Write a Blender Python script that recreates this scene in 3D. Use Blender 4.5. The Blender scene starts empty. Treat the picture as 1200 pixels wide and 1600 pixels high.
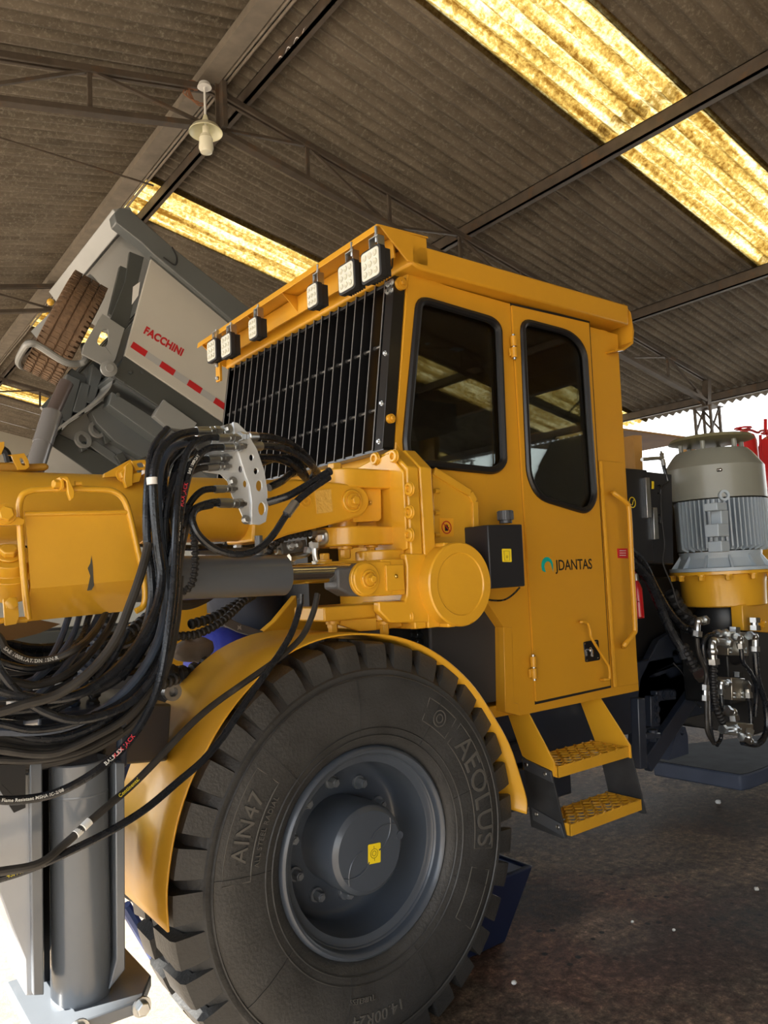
import bpy, bmesh, math, random
from math import sin, cos, pi, radians
from mathutils import Vector as V, Matrix
from mathutils.geometry import tessellate_polygon
random.seed(7)
SC = bpy.context.scene
COL = SC.collection
# ---------------------------------------------------------------- camera
RW = ((.79712002, .0142071, .60365374), (-.60197049, .09690384, .79261666), (-.04723558, -.99519235, .08579625))
FPX = 1189.7
CAM = V((0, 0, 1.585))
cd = bpy.data.cameras.new('camera'); cam = bpy.data.objects.new('camera', cd); COL.objects.link(cam)
cd.sensor_fit = 'VERTICAL'; cd.sensor_height = 36.0; cd.lens = 36.0 * FPX / 1600.0
cd.clip_start = .05; cd.clip_end = 500
M4 = Matrix([[RW[i][0], -RW[i][1], -RW[i][2], CAM[i]] for i in range(3)] + [[0, 0, 0, 1]])
cam.matrix_world = M4
SC.camera = cam
# ---------------------------------------------------------------- sky, sun, exposure
SC.view_settings.view_transform = 'Standard'; SC.view_settings.look = 'None'
SC.view_settings.gamma = 1.0; SC.view_settings.use_curve_mapping = False
SC.view_settings.exposure = .78
wd = bpy.data.worlds.new('sky'); SC.world = wd; wd.use_nodes = True
nt = wd.node_tree; bg = nt.nodes['Background']
tc = nt.nodes.new('ShaderNodeTexCoord'); sx = nt.nodes.new('ShaderNodeSeparateXYZ'); rp = nt.nodes.new('ShaderNodeValToRGB')
nt.links.new(tc.outputs['Generated'], sx.inputs[0]); nt.links.new(sx.outputs['Z'], rp.inputs[0]); nt.links.new(rp.outputs[0], bg.inputs[0])
rp.color_ramp.elements[0].position = 0.0; rp.color_ramp.elements[0].color = (1.0, .97, .90, 1)
rp.color_ramp.elements[1].position = .55; rp.color_ramp.elements[1].color = (.62, .78, 1.0, 1)
bg.inputs[1].default_value = 2.4
sl = bpy.data.lights.new('sun', 'SUN'); sun = bpy.data.objects.new('sun', sl); COL.objects.link(sun)
sl.energy = 20.0; sl.angle = radians(.6); sl.color = (1.0, .94, .84)
SUNEL = radians(35); SUNAZ = V((-1.0, .18, 0)).normalized()
sd = V((SUNAZ.x * cos(SUNEL), SUNAZ.y * cos(SUNEL), sin(SUNEL)))
sun.rotation_euler = sd.to_track_quat('Z', 'Y').to_euler(); sun.location = (-20, 5, 20)
SC.cycles.max_bounces = 10; SC.cycles.diffuse_bounces = 5; SC.cycles.glossy_bounces = 5; SC.cycles.transmission_bounces = 8
SC.cycles.transparent_max_bounces = 12; SC.cycles.sample_clamp_indirect = 6.0
SC.cycles.use_denoising = True
SC.cycles.caustics_reflective = False; SC.cycles.caustics_refractive = False

# ---------------------------------------------------------------- point helpers
def ray(px, py):
    a = (px - 600, py - 800, FPX)
    return V([sum(RW[i][j] * a[j] for j in range(3)) for i in range(3)])
def P(px, py, X=None, Y=None, Z=None):
    d = ray(px, py)
    if X is not None: t = (X - CAM.x) / d.x
    elif Y is not None: t = (Y - CAM.y) / d.y
    else: t = (Z - CAM.z) / d.z
    return CAM + d * t
def depth(p):
    q = V(p) - CAM
    return q.x * RW[0][2] + q.y * RW[1][2] + q.z * RW[2][2]
def pxl(p, n):            # length of n photo pixels at point p
    return n * depth(p) / FPX

# ---------------------------------------------------------------- materials
MATS = {}
def mat(name, col, rough=.5, metal=0.0, var=.0, vs=6.0, bump=0.0, bs=40.0, coat=0.0, dirt=None, ds=3.0, dth=.55, spec=.5, rvar=0.0):
    if name in MATS: return MATS[name]
    m = bpy.data.materials.new(name); m.use_nodes = True; n = m.node_tree.nodes; l = m.node_tree.links
    b = n['Principled BSDF']
    b.inputs['Roughness'].default_value = rough; b.inputs['Metallic'].default_value = metal
    b.inputs['Specular IOR Level'].default_value = spec
    b.inputs['Coat Weight'].default_value = coat; b.inputs['Coat Roughness'].default_value = .08
    c = (col[0], col[1], col[2], 1)
    tc = n.new('ShaderNodeTexCoord')
    no = n.new('ShaderNodeTexNoise'); no.inputs['Scale'].default_value = vs; no.inputs['Detail'].default_value = 6
    l.new(tc.outputs['Object'], no.inputs['Vector'])
    mr = n.new('ShaderNodeMapRange'); mr.inputs[1].default_value = .3; mr.inputs[2].default_value = .7
    mr.inputs[3].default_value = 1 - var; mr.inputs[4].default_value = 1 + var
    l.new(no.outputs[0], mr.inputs[0])
    hs = n.new('ShaderNodeHueSaturation'); hs.inputs['Color'].default_value = c
    l.new(mr.outputs[0], hs.inputs['Value'])
    out = hs.outputs[0]
    if dirt:
        n2 = n.new('ShaderNodeTexNoise'); n2.inputs['Scale'].default_value = ds; n2.inputs['Detail'].default_value = 8; n2.inputs['Roughness'].default_value = .65
        l.new(tc.outputs['Object'], n2.inputs['Vector'])
        m2 = n.new('ShaderNodeMapRange'); m2.inputs[1].default_value = dth; m2.inputs[2].default_value = dth + .15
        l.new(n2.outputs[0], m2.inputs[0])
        mx = n.new('ShaderNodeMixRGB'); mx.inputs[2].default_value = (dirt[0], dirt[1], dirt[2], 1)
        l.new(m2.outputs[0], mx.inputs[0]); l.new(out, mx.inputs[1]); out = mx.outputs[0]
    l.new(out, b.inputs['Base Color'])
    if rvar:
        r2 = n.new('ShaderNodeMapRange'); r2.inputs[3].default_value = max(.02, rough - rvar); r2.inputs[4].default_value = rough + rvar
        l.new(no.outputs[0], r2.inputs[0]); l.new(r2.outputs[0], b.inputs['Roughness'])
    if bump:
        n3 = n.new('ShaderNodeTexNoise'); n3.inputs['Scale'].default_value = bs; n3.inputs['Detail'].default_value = 5
        l.new(tc.outputs['Object'], n3.inputs['Vector'])
        bp = n.new('ShaderNodeBump'); bp.inputs['Strength'].default_value = bump; bp.inputs['Distance'].default_value = .01
        l.new(n3.outputs[0], bp.inputs['Height']); l.new(bp.outputs[0], b.inputs['Normal'])
    MATS[name] = m
    return m
YEL = mat('yellow_paint', (.66, .345, .022), .30, var=.05, vs=3, bump=.04, bs=60, coat=.35, rvar=.08)
YELC = mat('yellow_cab_paint', (.56, .275, .018), .40, var=.03, vs=2, coat=.10, rvar=.06, spec=.35)
YELD = mat('yellow_paint_worn', (.64, .335, .024), .36, var=.07, vs=5, bump=.05, bs=30, coat=.2, dirt=(.42, .22, .05), ds=4, dth=.66)
DGR = mat('grey_blue_paint', (.055, .068, .090), .33, var=.08, vs=4, coat=.2)
MGR = mat('grey_cylinder_paint', (.085, .095, .110), .28, var=.06, vs=4, coat=.4)
NAVY = mat('dark_frame_paint', (.026, .034, .054), .38, var=.1, vs=4, coat=.2)
JGR = mat('grey_jack_paint', (.12, .135, .155), .24, var=.05, coat=.5)
BLK = mat('black_paint', (.008, .008, .009), .28, coat=.2)
BLKM = mat('black_matt', (.010, .010, .011), .6)
SHEETB = mat('black_box_paint', (.012, .013, .017), .45, var=.1)
RUB = mat('hose_rubber', (.010, .012, .016), .27, var=.25, vs=30, bump=.08, bs=120, rvar=.12)
RUBD = mat('hose_rubber_dusty', (.024, .022, .020), .5, var=.35, vs=18, dirt=(.075, .065, .052), ds=9, dth=.6)
RUBB = mat('hose_rubber_blue', (.040, .055, .085), .32, var=.2, vs=20)
TYR = mat('tyre_rubber', (.033, .034, .035), .5, var=.25, vs=9, bump=.25, bs=90, dirt=(.075, .068, .058), ds=3.5, dth=.62)
TYRB = mat('tyre_rubber_dusty', (.15, .09, .05), .8, var=.25, vs=18, bump=.3, bs=60)
SEAL = mat('window_rubber', (.008, .008, .009), .38)
CHR = mat('chrome', (.62, .62, .62), .12, 1.0, rvar=.05)
ZINC = mat('zinc_steel', (.52, .54, .55), .33, 1.0, var=.15, vs=14, rvar=.12)
ALU = mat('aluminium_plate', (.66, .70, .74), .32, .45, var=.1, vs=10, rvar=.1)
BRASS = mat('brass', (.55, .40, .12), .3, 1.0)
MOTG = mat('motor_grey_green', (.235, .245, .215), .38, var=.05, vs=3, coat=.15)
MOTB = mat('motor_grey_blue', (.36, .43, .50), .38, var=.06, vs=3, coat=.1)
RED = mat('red_paint', (.55, .012, .018), .28, coat=.4)
WHT = mat('white_paint', (.72, .72, .70), .4)
CREAM = mat('cream_panel', (.47, .45, .40), .38, var=.04, vs=1.5, coat=.2)
TGR = mat('truck_grey', (.105, .115, .118), .36, var=.08, vs=2, coat=.2)
TGL = mat('truck_light_grey', (.24, .245, .24), .36, var=.06, vs=2, coat=.2)
TGD = mat('truck_dark_grey', (.055, .060, .058), .4, var=.08, vs=2)
REDS = mat('red_reflective', (.45, .015, .02), .35)
SILS = mat('silver_reflective', (.36, .36, .36), .35)
STY = mat('sticker_yellow', (.80, .62, .02), .4)
STB = mat('sticker_black', (.01, .01, .01), .4)
TEAL = mat('teal_vinyl', (.0, .36, .33), .35)
STEELR = mat('roof_steel', (.085, .066, .050), .6, .2, var=.25, vs=5, dirt=(.13, .075, .04), ds=4, dth=.55)
STEELL = mat('roof_steel_light', (.20, .17, .135), .6, .1, var=.2, vs=5)
OCH = mat('ochre_wood', (.50, .27, .07), .5, var=.1, vs=8)
def glass_mat(name, tint=(.75, .80, .78), refl=.10):
    m = bpy.data.materials.new(name); m.use_nodes = True; n = m.node_tree.nodes; l = m.node_tree.links
    n.remove(n['Principled BSDF']); out = n['Material Output']
    tr = n.new('ShaderNodeBsdfTransparent'); tr.inputs[0].default_value = (*tint, 1)
    gl = n.new('ShaderNodeBsdfGlossy'); gl.inputs['Roughness'].default_value = .02
    fr = n.new('ShaderNodeFresnel'); fr.inputs[0].default_value = 1.52
    ad = n.new('ShaderNodeMath'); ad.operation = 'MULTIPLY_ADD'; ad.inputs[1].default_value = .9; ad.inputs[2].default_value = refl * .25
    l.new(fr.outputs[0], ad.inputs[0])
    mx = n.new('ShaderNodeMixShader'); l.new(ad.outputs[0], mx.inputs[0]); l.new(tr.outputs[0], mx.inputs[1]); l.new(gl.outputs[0], mx.inputs[2])
    l.new(mx.outputs[0], out.inputs[0])
    return m
GLASS = glass_mat('tinted_glass', (.74, .79, .77), .04)
BULB = glass_mat('clear_plastic', (.95, .95, .95), .1)
def lens_mat():
    m = mat('lamp_lens', (.62, .62, .55), .22, var=.05)
    return m
LENS = lens_mat()
LED = mat('led_cell', (.55, .54, .44), .2)

# ---------------------------------------------------------------- mesh builder
class MB:
    def __init__(s): s.b = bmesh.new(); s.mi = 0
    def _new(s, f0):
        for f in list(s.b.faces)[f0:]: f.material_index = s.mi
    def quad(s, pts):
        vs = [s.b.verts.new(p) for p in pts]; f = s.b.faces.new(vs); f.material_index = s.mi; return s
    def hull8(s, p):      # p: 4 bottom + 4 top
        vs = [s.b.verts.new(q) for q in p]
        for ix in ((0, 3, 2, 1), (4, 5, 6, 7), (0, 1, 5, 4), (1, 2, 6, 5), (2, 3, 7, 6), (3, 0, 4, 7)):
            f = s.b.faces.new([vs[i] for i in ix]); f.material_index = s.mi
        return s
    def bb(s, x0, x1, y0, y1, z0, z1):
        return s.hull8([(x0, y0, z0), (x1, y0, z0), (x1, y1, z0), (x0, y1, z0), (x0, y0, z1), (x1, y0, z1), (x1, y1, z1), (x0, y1, z1)])
    def obox(s, c, ax, ay, az, lx, ly, lz):   # oriented box, full sizes
        c = V(c); ax = V(ax).normalized() * lx / 2; ay = V(ay).normalized() * ly / 2; az = V(az).normalized() * lz / 2
        return s.hull8([c - ax - ay - az, c + ax - ay - az, c + ax + ay - az, c - ax + ay - az, c - ax - ay + az, c + ax - ay + az, c + ax + ay + az, c - ax + ay + az])
    def bar(s, a, b, w, h, up=(0, 0, 1)):
        a = V(a); b = V(b); d = b - a; up = V(up)
        if abs(d.normalized().dot(up)) > .98: up = V((0, 1, 0))
        sd = d.cross(up).normalized(); u2 = sd.cross(d).normalized()
        return s.obox((a + b) / 2, d, sd, u2, d.length, w, h)
    def prism(s, pts, vec, holes=()):
        vec = V(vec)
        if not holes:
            A = [s.b.verts.new(V(p)) for p in pts]; B = [s.b.verts.new(V(p) + vec) for p in pts]; n = len(A)
            fs = [s.b.faces.new(A[::-1]), s.b.faces.new(B)] + [s.b.faces.new((A[i], A[(i + 1) % n], B[(i + 1) % n], B[i])) for i in range(n)]
            for f in fs: f.material_index = s.mi
            return s
        loops = [[V(p) for p in pts]] + [[V(p) for p in h] for h in holes]
        tris = tessellate_polygon(loops)
        flat = [p for lo in loops for p in lo]
        A = [s.b.verts.new(p) for p in flat]; B = [s.b.verts.new(p + vec) for p in flat]
        for t in tris:
            for W, rev in ((A, 0), (B, 1)):
                try:
                    f = s.b.faces.new([W[i] for i in (t[::-1] if rev else t)]); f.material_index = s.mi
                except ValueError: pass
        k = 0
        for lo in loops:
            n = len(lo)
            for i in range(n):
                j = (i + 1) % n
                f = s.b.faces.new((A[k + i], A[k + j], B[k + j], B[k + i])); f.material_index = s.mi
            k += n
        return s
    def pY(s, pp, y0, y1, holes=()):          # outline in photo pixels laid on plane Y=y0, thickness to y1
        return s.prism([P(a, b, Y=y0) for a, b in pp], (0, y1 - y0, 0), [[P(a, b, Y=y0) for a, b in h] for h in holes])
    def pX(s, pp, x0, x1, holes=()):
        return s.prism([P(a, b, X=x0) for a, b in pp], (x1 - x0, 0, 0), [[P(a, b, X=x0) for a, b in h] for h in holes])
    def lathe(s, c, ax, prof, n=32, ref=None, closed=False):     # prof: (t along axis, radius)
        c = V(c); ax = V(ax).normalized()
        u = V(ref).normalized() if ref else ax.orthogonal().normalized()
        w = ax.cross(u)
        rings = []
        for t, r in prof:
            if r < 1e-6: rings.append([s.b.verts.new(c + ax * t)])
            else: rings.append([s.b.verts.new(c + ax * t + (u * cos(2 * pi * i / n) + w * sin(2 * pi * i / n)) * r) for i in range(n)])
        pr = list(zip(rings, rings[1:]))
        if closed: pr.append((rings[-1], rings[0]))
        for a, b in pr:
            if len(a) == 1 and len(b) == 1: continue
            for i in range(n):
                j = (i + 1) % n
                if len(a) == 1: f = s.b.faces.new((a[0], b[j], b[i]))
                elif len(b) == 1: f = s.b.faces.new((a[i], a[j], b[0]))
                else: f = s.b.faces.new((a[i], a[j], b[j], b[i]))
                f.material_index = s.mi
        return s
    def cyl(s, a, b, r, r2=None, n=24):
        a = V(a); b = V(b); L = (b - a).length; r2 = r if r2 is None else r2
        return s.lathe(a, b - a, [(0, 0), (0, r), (L, r2), (L, 0)], n)
    def pipe(s, a, b, r, ri, n=24):
        a = V(a); b = V(b); L = (b - a).length
        return s.lathe(a, b - a, [(0, ri), (0, r), (L, r), (L, ri)], n, closed=True)
    def tube(s, pts, r, n=10, close=False, rf=None):
        pts = [V(p) for p in pts]; m = len(pts)
        T = [(pts[min(i + 1, m - 1)] - pts[max(i - 1, 0)]).normalized() for i in range(m)]
        if close: T = [(pts[(i + 1) % m] - pts[(i - 1) % m]).normalized() for i in range(m)]
        u = T[0].orthogonal().normalized(); rings = []
        for i in range(m):
            u = (u - T[i] * u.dot(T[i])).normalized(); w = T[i].cross(u)
            rr = r if rf is None else rf(i) * r
            rings.append([s.b.verts.new(pts[i] + (u * cos(2 * pi * k / n) + w * sin(2 * pi * k / n)) * rr) for k in range(n)])
        pr = list(zip(rings, rings[1:]))
        if close: pr.append((rings[-1], rings[0]))
        for a, b in pr:
            for k in range(n):
                f = s.b.faces.new((a[k], a[(k + 1) % n], b[(k + 1) % n], b[k])); f.material_index = s.mi
        if not close:
            for rg, rv in ((rings[0], 1), (rings[-1], 0)):
                f = s.b.faces.new(rg[::-1] if rv else rg); f.material_index = s.mi
        return s
    def bolt(s, c, ax, r, h, washer=True):
        c = V(c); ax = V(ax).normalized()
        if washer: s.lathe(c, ax, [(0, 0), (0, r * 1.45), (h * .25, r * 1.4), (h * .25, 0)], 16)
        s.lathe(c + ax * h * .25, ax, [(0, 0), (0, r), (h * .65, r), (h * .75, r * .85), (h * .75, 0)], 6)
        return s
    def ball(s, c, r, sc=(1, 1, 1), n=16):
        mtx = Matrix.Translation(V(c)) @ Matrix.Diagonal((sc[0], sc[1], sc[2], 1))
        f0 = len(s.b.faces); bmesh.ops.create_uvsphere(s.b, u_segments=n, v_segments=n // 2 + 2, radius=r, matrix=mtx)
        s.b.faces.ensure_lookup_table()
        for f in s.b.faces[f0:]: f.material_index = s.mi
        return s
def root_of(o):
    while o.parent: o = o.parent
    return o
APART = ('_bolt', 'rivet', '_post', 'valve_plug', '_rib', '_nut', 'hose_tag', 'marker_lamp', 'hinge_lug', 'cabinet_latch', 'cabinet_rail', 'hinge_boss', 'work_boot', 'hydraulic_hose')
def pieces(bm, tight):
    bm.verts.ensure_lookup_table(); bm.verts.index_update(); seen = {}; isl = []
    for v in bm.verts:
        if v.index in seen: continue
        st = [v]; seen[v.index] = len(isl); cur = []
        while st:
            a = st.pop(); cur.append(a)
            for e in a.link_edges:
                b = e.other_vert(a)
                if b.index not in seen: seen[b.index] = len(isl); st.append(b)
        isl.append(cur)
        if len(isl) > 260: return None
    bx = [([min(v.co[i] for v in c) for i in range(3)], [max(v.co[i] for v in c) for i in range(3)]) for c in isl]
    par = list(range(len(isl)))
    def find(a):
        while par[a] != a: a = par[a]
        return a
    for i in range(len(isl)):
        for j in range(i):
            g = math.sqrt(sum(max(0, bx[i][0][k] - bx[j][1][k], bx[j][0][k] - bx[i][1][k]) ** 2 for k in range(3)))
            sz = max(max(b[1][k] - b[0][k] for k in range(3)) for b in (bx[i], bx[j]))
            if g <= (.0012 if tight else max(.0199, .499 * sz)): par[find(i)] = find(j)
    gr = {}
    for i, c in enumerate(isl): gr.setdefault(find(i), []).extend(v.index for v in c)
    return list(gr.values())
def part(name, mb, m, parent=None, bev=0.0, seg=2, ang=32, label=None, kind=None, mod=None):
    if parent and len(mb.b.verts) < 30000:
        tight = name.endswith(APART) and 'print' not in name
        pc = pieces(mb.b, tight)
        if pc and len(pc) > 1:
            first = None; pc.sort(key=len, reverse=True)
            for ids in pc:
                keep = set(ids); m2 = MB(); m2.b.free(); m2.b = mb.b.copy(); m2.b.verts.ensure_lookup_table()
                bmesh.ops.delete(m2.b, geom=[v for v in m2.b.verts if v.index not in keep], context='VERTS')
                o = part1(name, m2, m, parent, bev, seg, ang, label, kind); first = first or o
            mb.b.free(); return first
    return part1(name, mb, m, parent, bev, seg, ang, label, kind)
def part1(name, mb, m, parent=None, bev=0.0, seg=2, ang=32, label=None, kind=None, mod=None):
    me = bpy.data.meshes.new(name)
    if parent: 
        r = root_of(parent).location
        bmesh.ops.translate(mb.b, vec=-r, verts=mb.b.verts)
    bmesh.ops.recalc_face_normals(mb.b, faces=mb.b.faces)
    mb.b.to_mesh(me); mb.b.free()
    for mm in (m if isinstance(m, (list, tuple)) else [m]): me.materials.append(mm)
    me.shade_smooth(); me.set_sharp_from_angle(angle=radians(ang))
    o = bpy.data.objects.new(name, me); COL.objects.link(o)
    if parent: o.parent = parent
    if bev:
        b = o.modifiers.new('bevel', 'BEVEL'); b.width = bev; b.segments = seg; b.limit_method = 'ANGLE'; b.angle_limit = radians(32); b.harden_normals = False
    if label: o['label'] = label
    if kind: o['kind'] = kind
    return o
def struct(name, mb, m, bev=0.0):
    o = part(name, mb, m, None, bev); o['kind'] = 'structure'; return o
def thing(name, label, cat, loc, group=None):
    o = bpy.data.objects.new(name, None); COL.objects.link(o); o.location = loc
    o['label'] = label; o['category'] = cat
    if group: o['group'] = group
    return o
def tag(o, label, cat, group=None):
    o['label'] = label; o['category'] = cat
    if group: o['group'] = group
    return o
def rebase(o, loc):       # give a one-mesh thing its own base point
    loc = V(loc); o.data.transform(Matrix.Translation(-loc)); o.location = loc; return o
def spline(pts, n=8):
    p = [V(q) for q in pts]; p = [2 * p[0] - p[1]] + p + [2 * p[-1] - p[-2]]; out = []
    for i in range(1, len(p) - 2):
        a, b, c, d = p[i - 1:i + 3]
        for k in range(n):
            t = k / n
            out.append(.5 * ((2 * b) + (c - a) * t + (2 * a - 5 * b + 4 * c - d) * t * t + (3 * b - a - 3 * c + d) * t ** 3))
    out.append(p[-2]); return out
def rrect(pts, r, n=5):    # round the corners of a pixel polygon
    out = []; m = len(pts)
    for i in range(m):
        a = V((*pts[i - 1], 0)); b = V((*pts[i], 0)); c = V((*pts[(i + 1) % m], 0))
        rr = r[i] if isinstance(r, (list, tuple)) else r
        u = (a - b); w = (c - b); rr = min(rr, u.length * .49, w.length * .49)
        p0 = b + u.normalized() * rr; p1 = b + w.normalized() * rr
        for k in range(n + 1):
            t = k / n; q = p0 * (1 - t) ** 2 + b * 2 * t * (1 - t) + p1 * t * t; out.append((q.x, q.y))
    return out
def circ_px(cx, cy, rx, ry=None, n=20):
    ry = rx if ry is None else ry
    return [(cx + rx * cos(2 * pi * k / n), cy + ry * sin(2 * pi * k / n)) for k in range(n)]
def text_into(mb, body, size, f, ext=.001, off=0.0, spacing=1.0):   # f(x, y, z) -> 3D point
    cu = bpy.data.curves.new('t', 'FONT'); cu.body = body; cu.size = size; cu.extrude = ext / 2; cu.offset = off; cu.space_character = spacing
    cu.align_x = 'CENTER'; cu.align_y = 'CENTER'; cu.resolution_u = 3
    o = bpy.data.objects.new('t', cu); COL.objects.link(o)
    dg = bpy.context.evaluated_depsgraph_get(); me = bpy.data.meshes.new_from_object(o.evaluated_get(dg))
    vs = [mb.b.verts.new(f(v.co.x, v.co.y, v.co.z + ext / 2)) for v in me.vertices]
    for p in me.polygons:
        try:
            fa = mb.b.faces.new([vs[i] for i in p.vertices]); fa.material_index = mb.mi
        except ValueError: pass
    bpy.data.objects.remove(o); bpy.data.curves.remove(cu); bpy.data.meshes.remove(me)
# ================================================================ SHED
XR, ZR, TAN = 3.66, 7.58, math.tan(radians(12))
XE, XL = 15.81, -6.25
YA, YB = -26.0, 28.6
def zroof(x): return ZR - TAN * abs(x - XR)
def floor_mat():
    m = bpy.data.materials.new('oil_stained_earth_floor'); m.use_nodes = True; n = m.node_tree.nodes; l = m.node_tree.links
    b = n['Principled BSDF']; tc = n.new('ShaderNodeTexCoord')
    def noise(s, d=6, r=.6, dist=0.0):
        a = n.new('ShaderNodeTexNoise'); a.inputs['Scale'].default_value = s; a.inputs['Detail'].default_value = d; a.inputs['Roughness'].default_value = r
        a.inputs['Distortion'].default_value = dist; l.new(tc.outputs['Object'], a.inputs['Vector']); return a
    def ramp(src, els):
        r = n.new('ShaderNodeValToRGB'); e = r.color_ramp.elements
        e[0].position, e[0].color = els[0][0], (*els[0][1], 1); e[1].position, e[1].color = els[-1][0], (*els[-1][1], 1)
        for p, c in els[1:-1]:
            q = e.new(p); q.color = (*c, 1)
        l.new(src.outputs[0], r.inputs[0]); return r
    a = noise(.9, 8, .6, .6)
    c1 = ramp(a, [(.3, (.045, .031, .021)), (.46, (.12, .083, .058)), (.56, (.25, .18, .125)), (.66, (.115, .09, .07)), (.75, (.16, .135, .11))])
    g = noise(20, 12, .85, .2); c2 = ramp(g, [(.38, (.18, .16, .15)), (.49, (.85, .85, .85)), (.56, (1.5, 1.45, 1.4)), (.63, (3.4, 3.3, 3.1))])
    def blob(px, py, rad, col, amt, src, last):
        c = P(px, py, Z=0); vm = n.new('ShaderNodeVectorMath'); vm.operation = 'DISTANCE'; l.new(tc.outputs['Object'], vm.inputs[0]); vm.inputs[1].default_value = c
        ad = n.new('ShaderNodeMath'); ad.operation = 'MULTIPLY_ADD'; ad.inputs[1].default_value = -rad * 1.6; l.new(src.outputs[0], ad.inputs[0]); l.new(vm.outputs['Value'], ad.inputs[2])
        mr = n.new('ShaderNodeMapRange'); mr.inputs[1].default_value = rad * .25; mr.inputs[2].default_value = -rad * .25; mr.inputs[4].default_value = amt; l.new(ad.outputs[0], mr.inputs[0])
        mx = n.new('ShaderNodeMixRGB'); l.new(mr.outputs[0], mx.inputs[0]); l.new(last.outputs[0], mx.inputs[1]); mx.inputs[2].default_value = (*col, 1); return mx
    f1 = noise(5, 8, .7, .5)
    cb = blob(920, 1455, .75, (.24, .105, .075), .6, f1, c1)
    cb = blob(955, 1452, .26, (.42, .31, .23), .6, f1, cb)  # pale core paints a pool of sunlight into the floor colour
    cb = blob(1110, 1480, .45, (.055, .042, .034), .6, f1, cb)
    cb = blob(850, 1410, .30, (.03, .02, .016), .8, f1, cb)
    m1 = n.new('ShaderNodeMixRGB'); m1.blend_type = 'MULTIPLY'; m1.inputs[0].default_value = .95
    l.new(cb.outputs[0], m1.inputs[1]); l.new(c2.outputs[0], m1.inputs[2])
    rd = noise(.8, 4, .5, .4); rr = ramp(rd, [(.60, (0, 0, 0)), (.74, (.55, .55, .55))])
    m2 = n.new('ShaderNodeMixRGB'); l.new(rr.outputs[0], m2.inputs[0]); l.new(m1.outputs[0], m2.inputs[1]); m2.inputs[2].default_value = (.085, .030, .022, 1)
    vo = n.new('ShaderNodeTexVoronoi'); vo.inputs['Scale'].default_value = 11; l.new(tc.outputs['Object'], vo.inputs['Vector'])
    vr = n.new('ShaderNodeMapRange'); vr.inputs[1].default_value = .17; vr.inputs[2].default_value = .13; l.new(vo.outputs[0], vr.inputs[0])
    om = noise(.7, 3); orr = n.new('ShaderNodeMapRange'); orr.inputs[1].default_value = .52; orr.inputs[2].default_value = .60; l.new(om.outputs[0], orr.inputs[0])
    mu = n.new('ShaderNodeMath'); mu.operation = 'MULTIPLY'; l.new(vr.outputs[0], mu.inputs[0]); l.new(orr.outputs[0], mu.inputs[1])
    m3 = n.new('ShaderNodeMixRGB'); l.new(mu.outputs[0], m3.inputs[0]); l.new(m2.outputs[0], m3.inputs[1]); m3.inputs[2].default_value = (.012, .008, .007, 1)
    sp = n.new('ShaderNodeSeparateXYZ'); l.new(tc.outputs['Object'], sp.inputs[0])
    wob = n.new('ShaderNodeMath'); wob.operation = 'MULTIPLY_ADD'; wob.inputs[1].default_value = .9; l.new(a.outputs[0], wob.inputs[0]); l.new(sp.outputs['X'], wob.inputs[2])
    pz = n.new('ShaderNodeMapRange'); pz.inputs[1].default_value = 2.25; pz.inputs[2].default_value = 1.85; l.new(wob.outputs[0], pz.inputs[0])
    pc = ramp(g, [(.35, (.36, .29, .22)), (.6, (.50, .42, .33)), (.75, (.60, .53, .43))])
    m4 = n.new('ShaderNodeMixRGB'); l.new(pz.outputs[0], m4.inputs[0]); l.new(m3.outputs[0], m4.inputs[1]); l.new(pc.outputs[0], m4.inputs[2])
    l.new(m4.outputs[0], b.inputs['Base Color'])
    rg = n.new('ShaderNodeMapRange'); rg.inputs[3].default_value = .5; rg.inputs[4].default_value = .9; b.inputs['Specular IOR Level'].default_value = .12; l.new(a.outputs[0], rg.inputs[0]); l.new(rg.outputs[0], b.inputs['Roughness'])
    bp = n.new('ShaderNodeBump'); bp.inputs['Strength'].default_value = .9; bp.inputs['Distance'].default_value = .03
    l.new(g.outputs[0], bp.inputs['Height']); l.new(bp.outputs[0], b.inputs['Normal'])
    return m
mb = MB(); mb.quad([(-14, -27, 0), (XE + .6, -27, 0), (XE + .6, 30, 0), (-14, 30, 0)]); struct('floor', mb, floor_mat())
mb = MB()
EARTH = mat('sunlit_earth', (.42, .34, .25), .9, var=.2, vs=1.5)
mb.quad([(-80, -80, -.02), (120, -80, -.02), (120, 120, -.02), (-80, 120, -.02)]); o = struct('ground', mb, EARTH)
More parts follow.
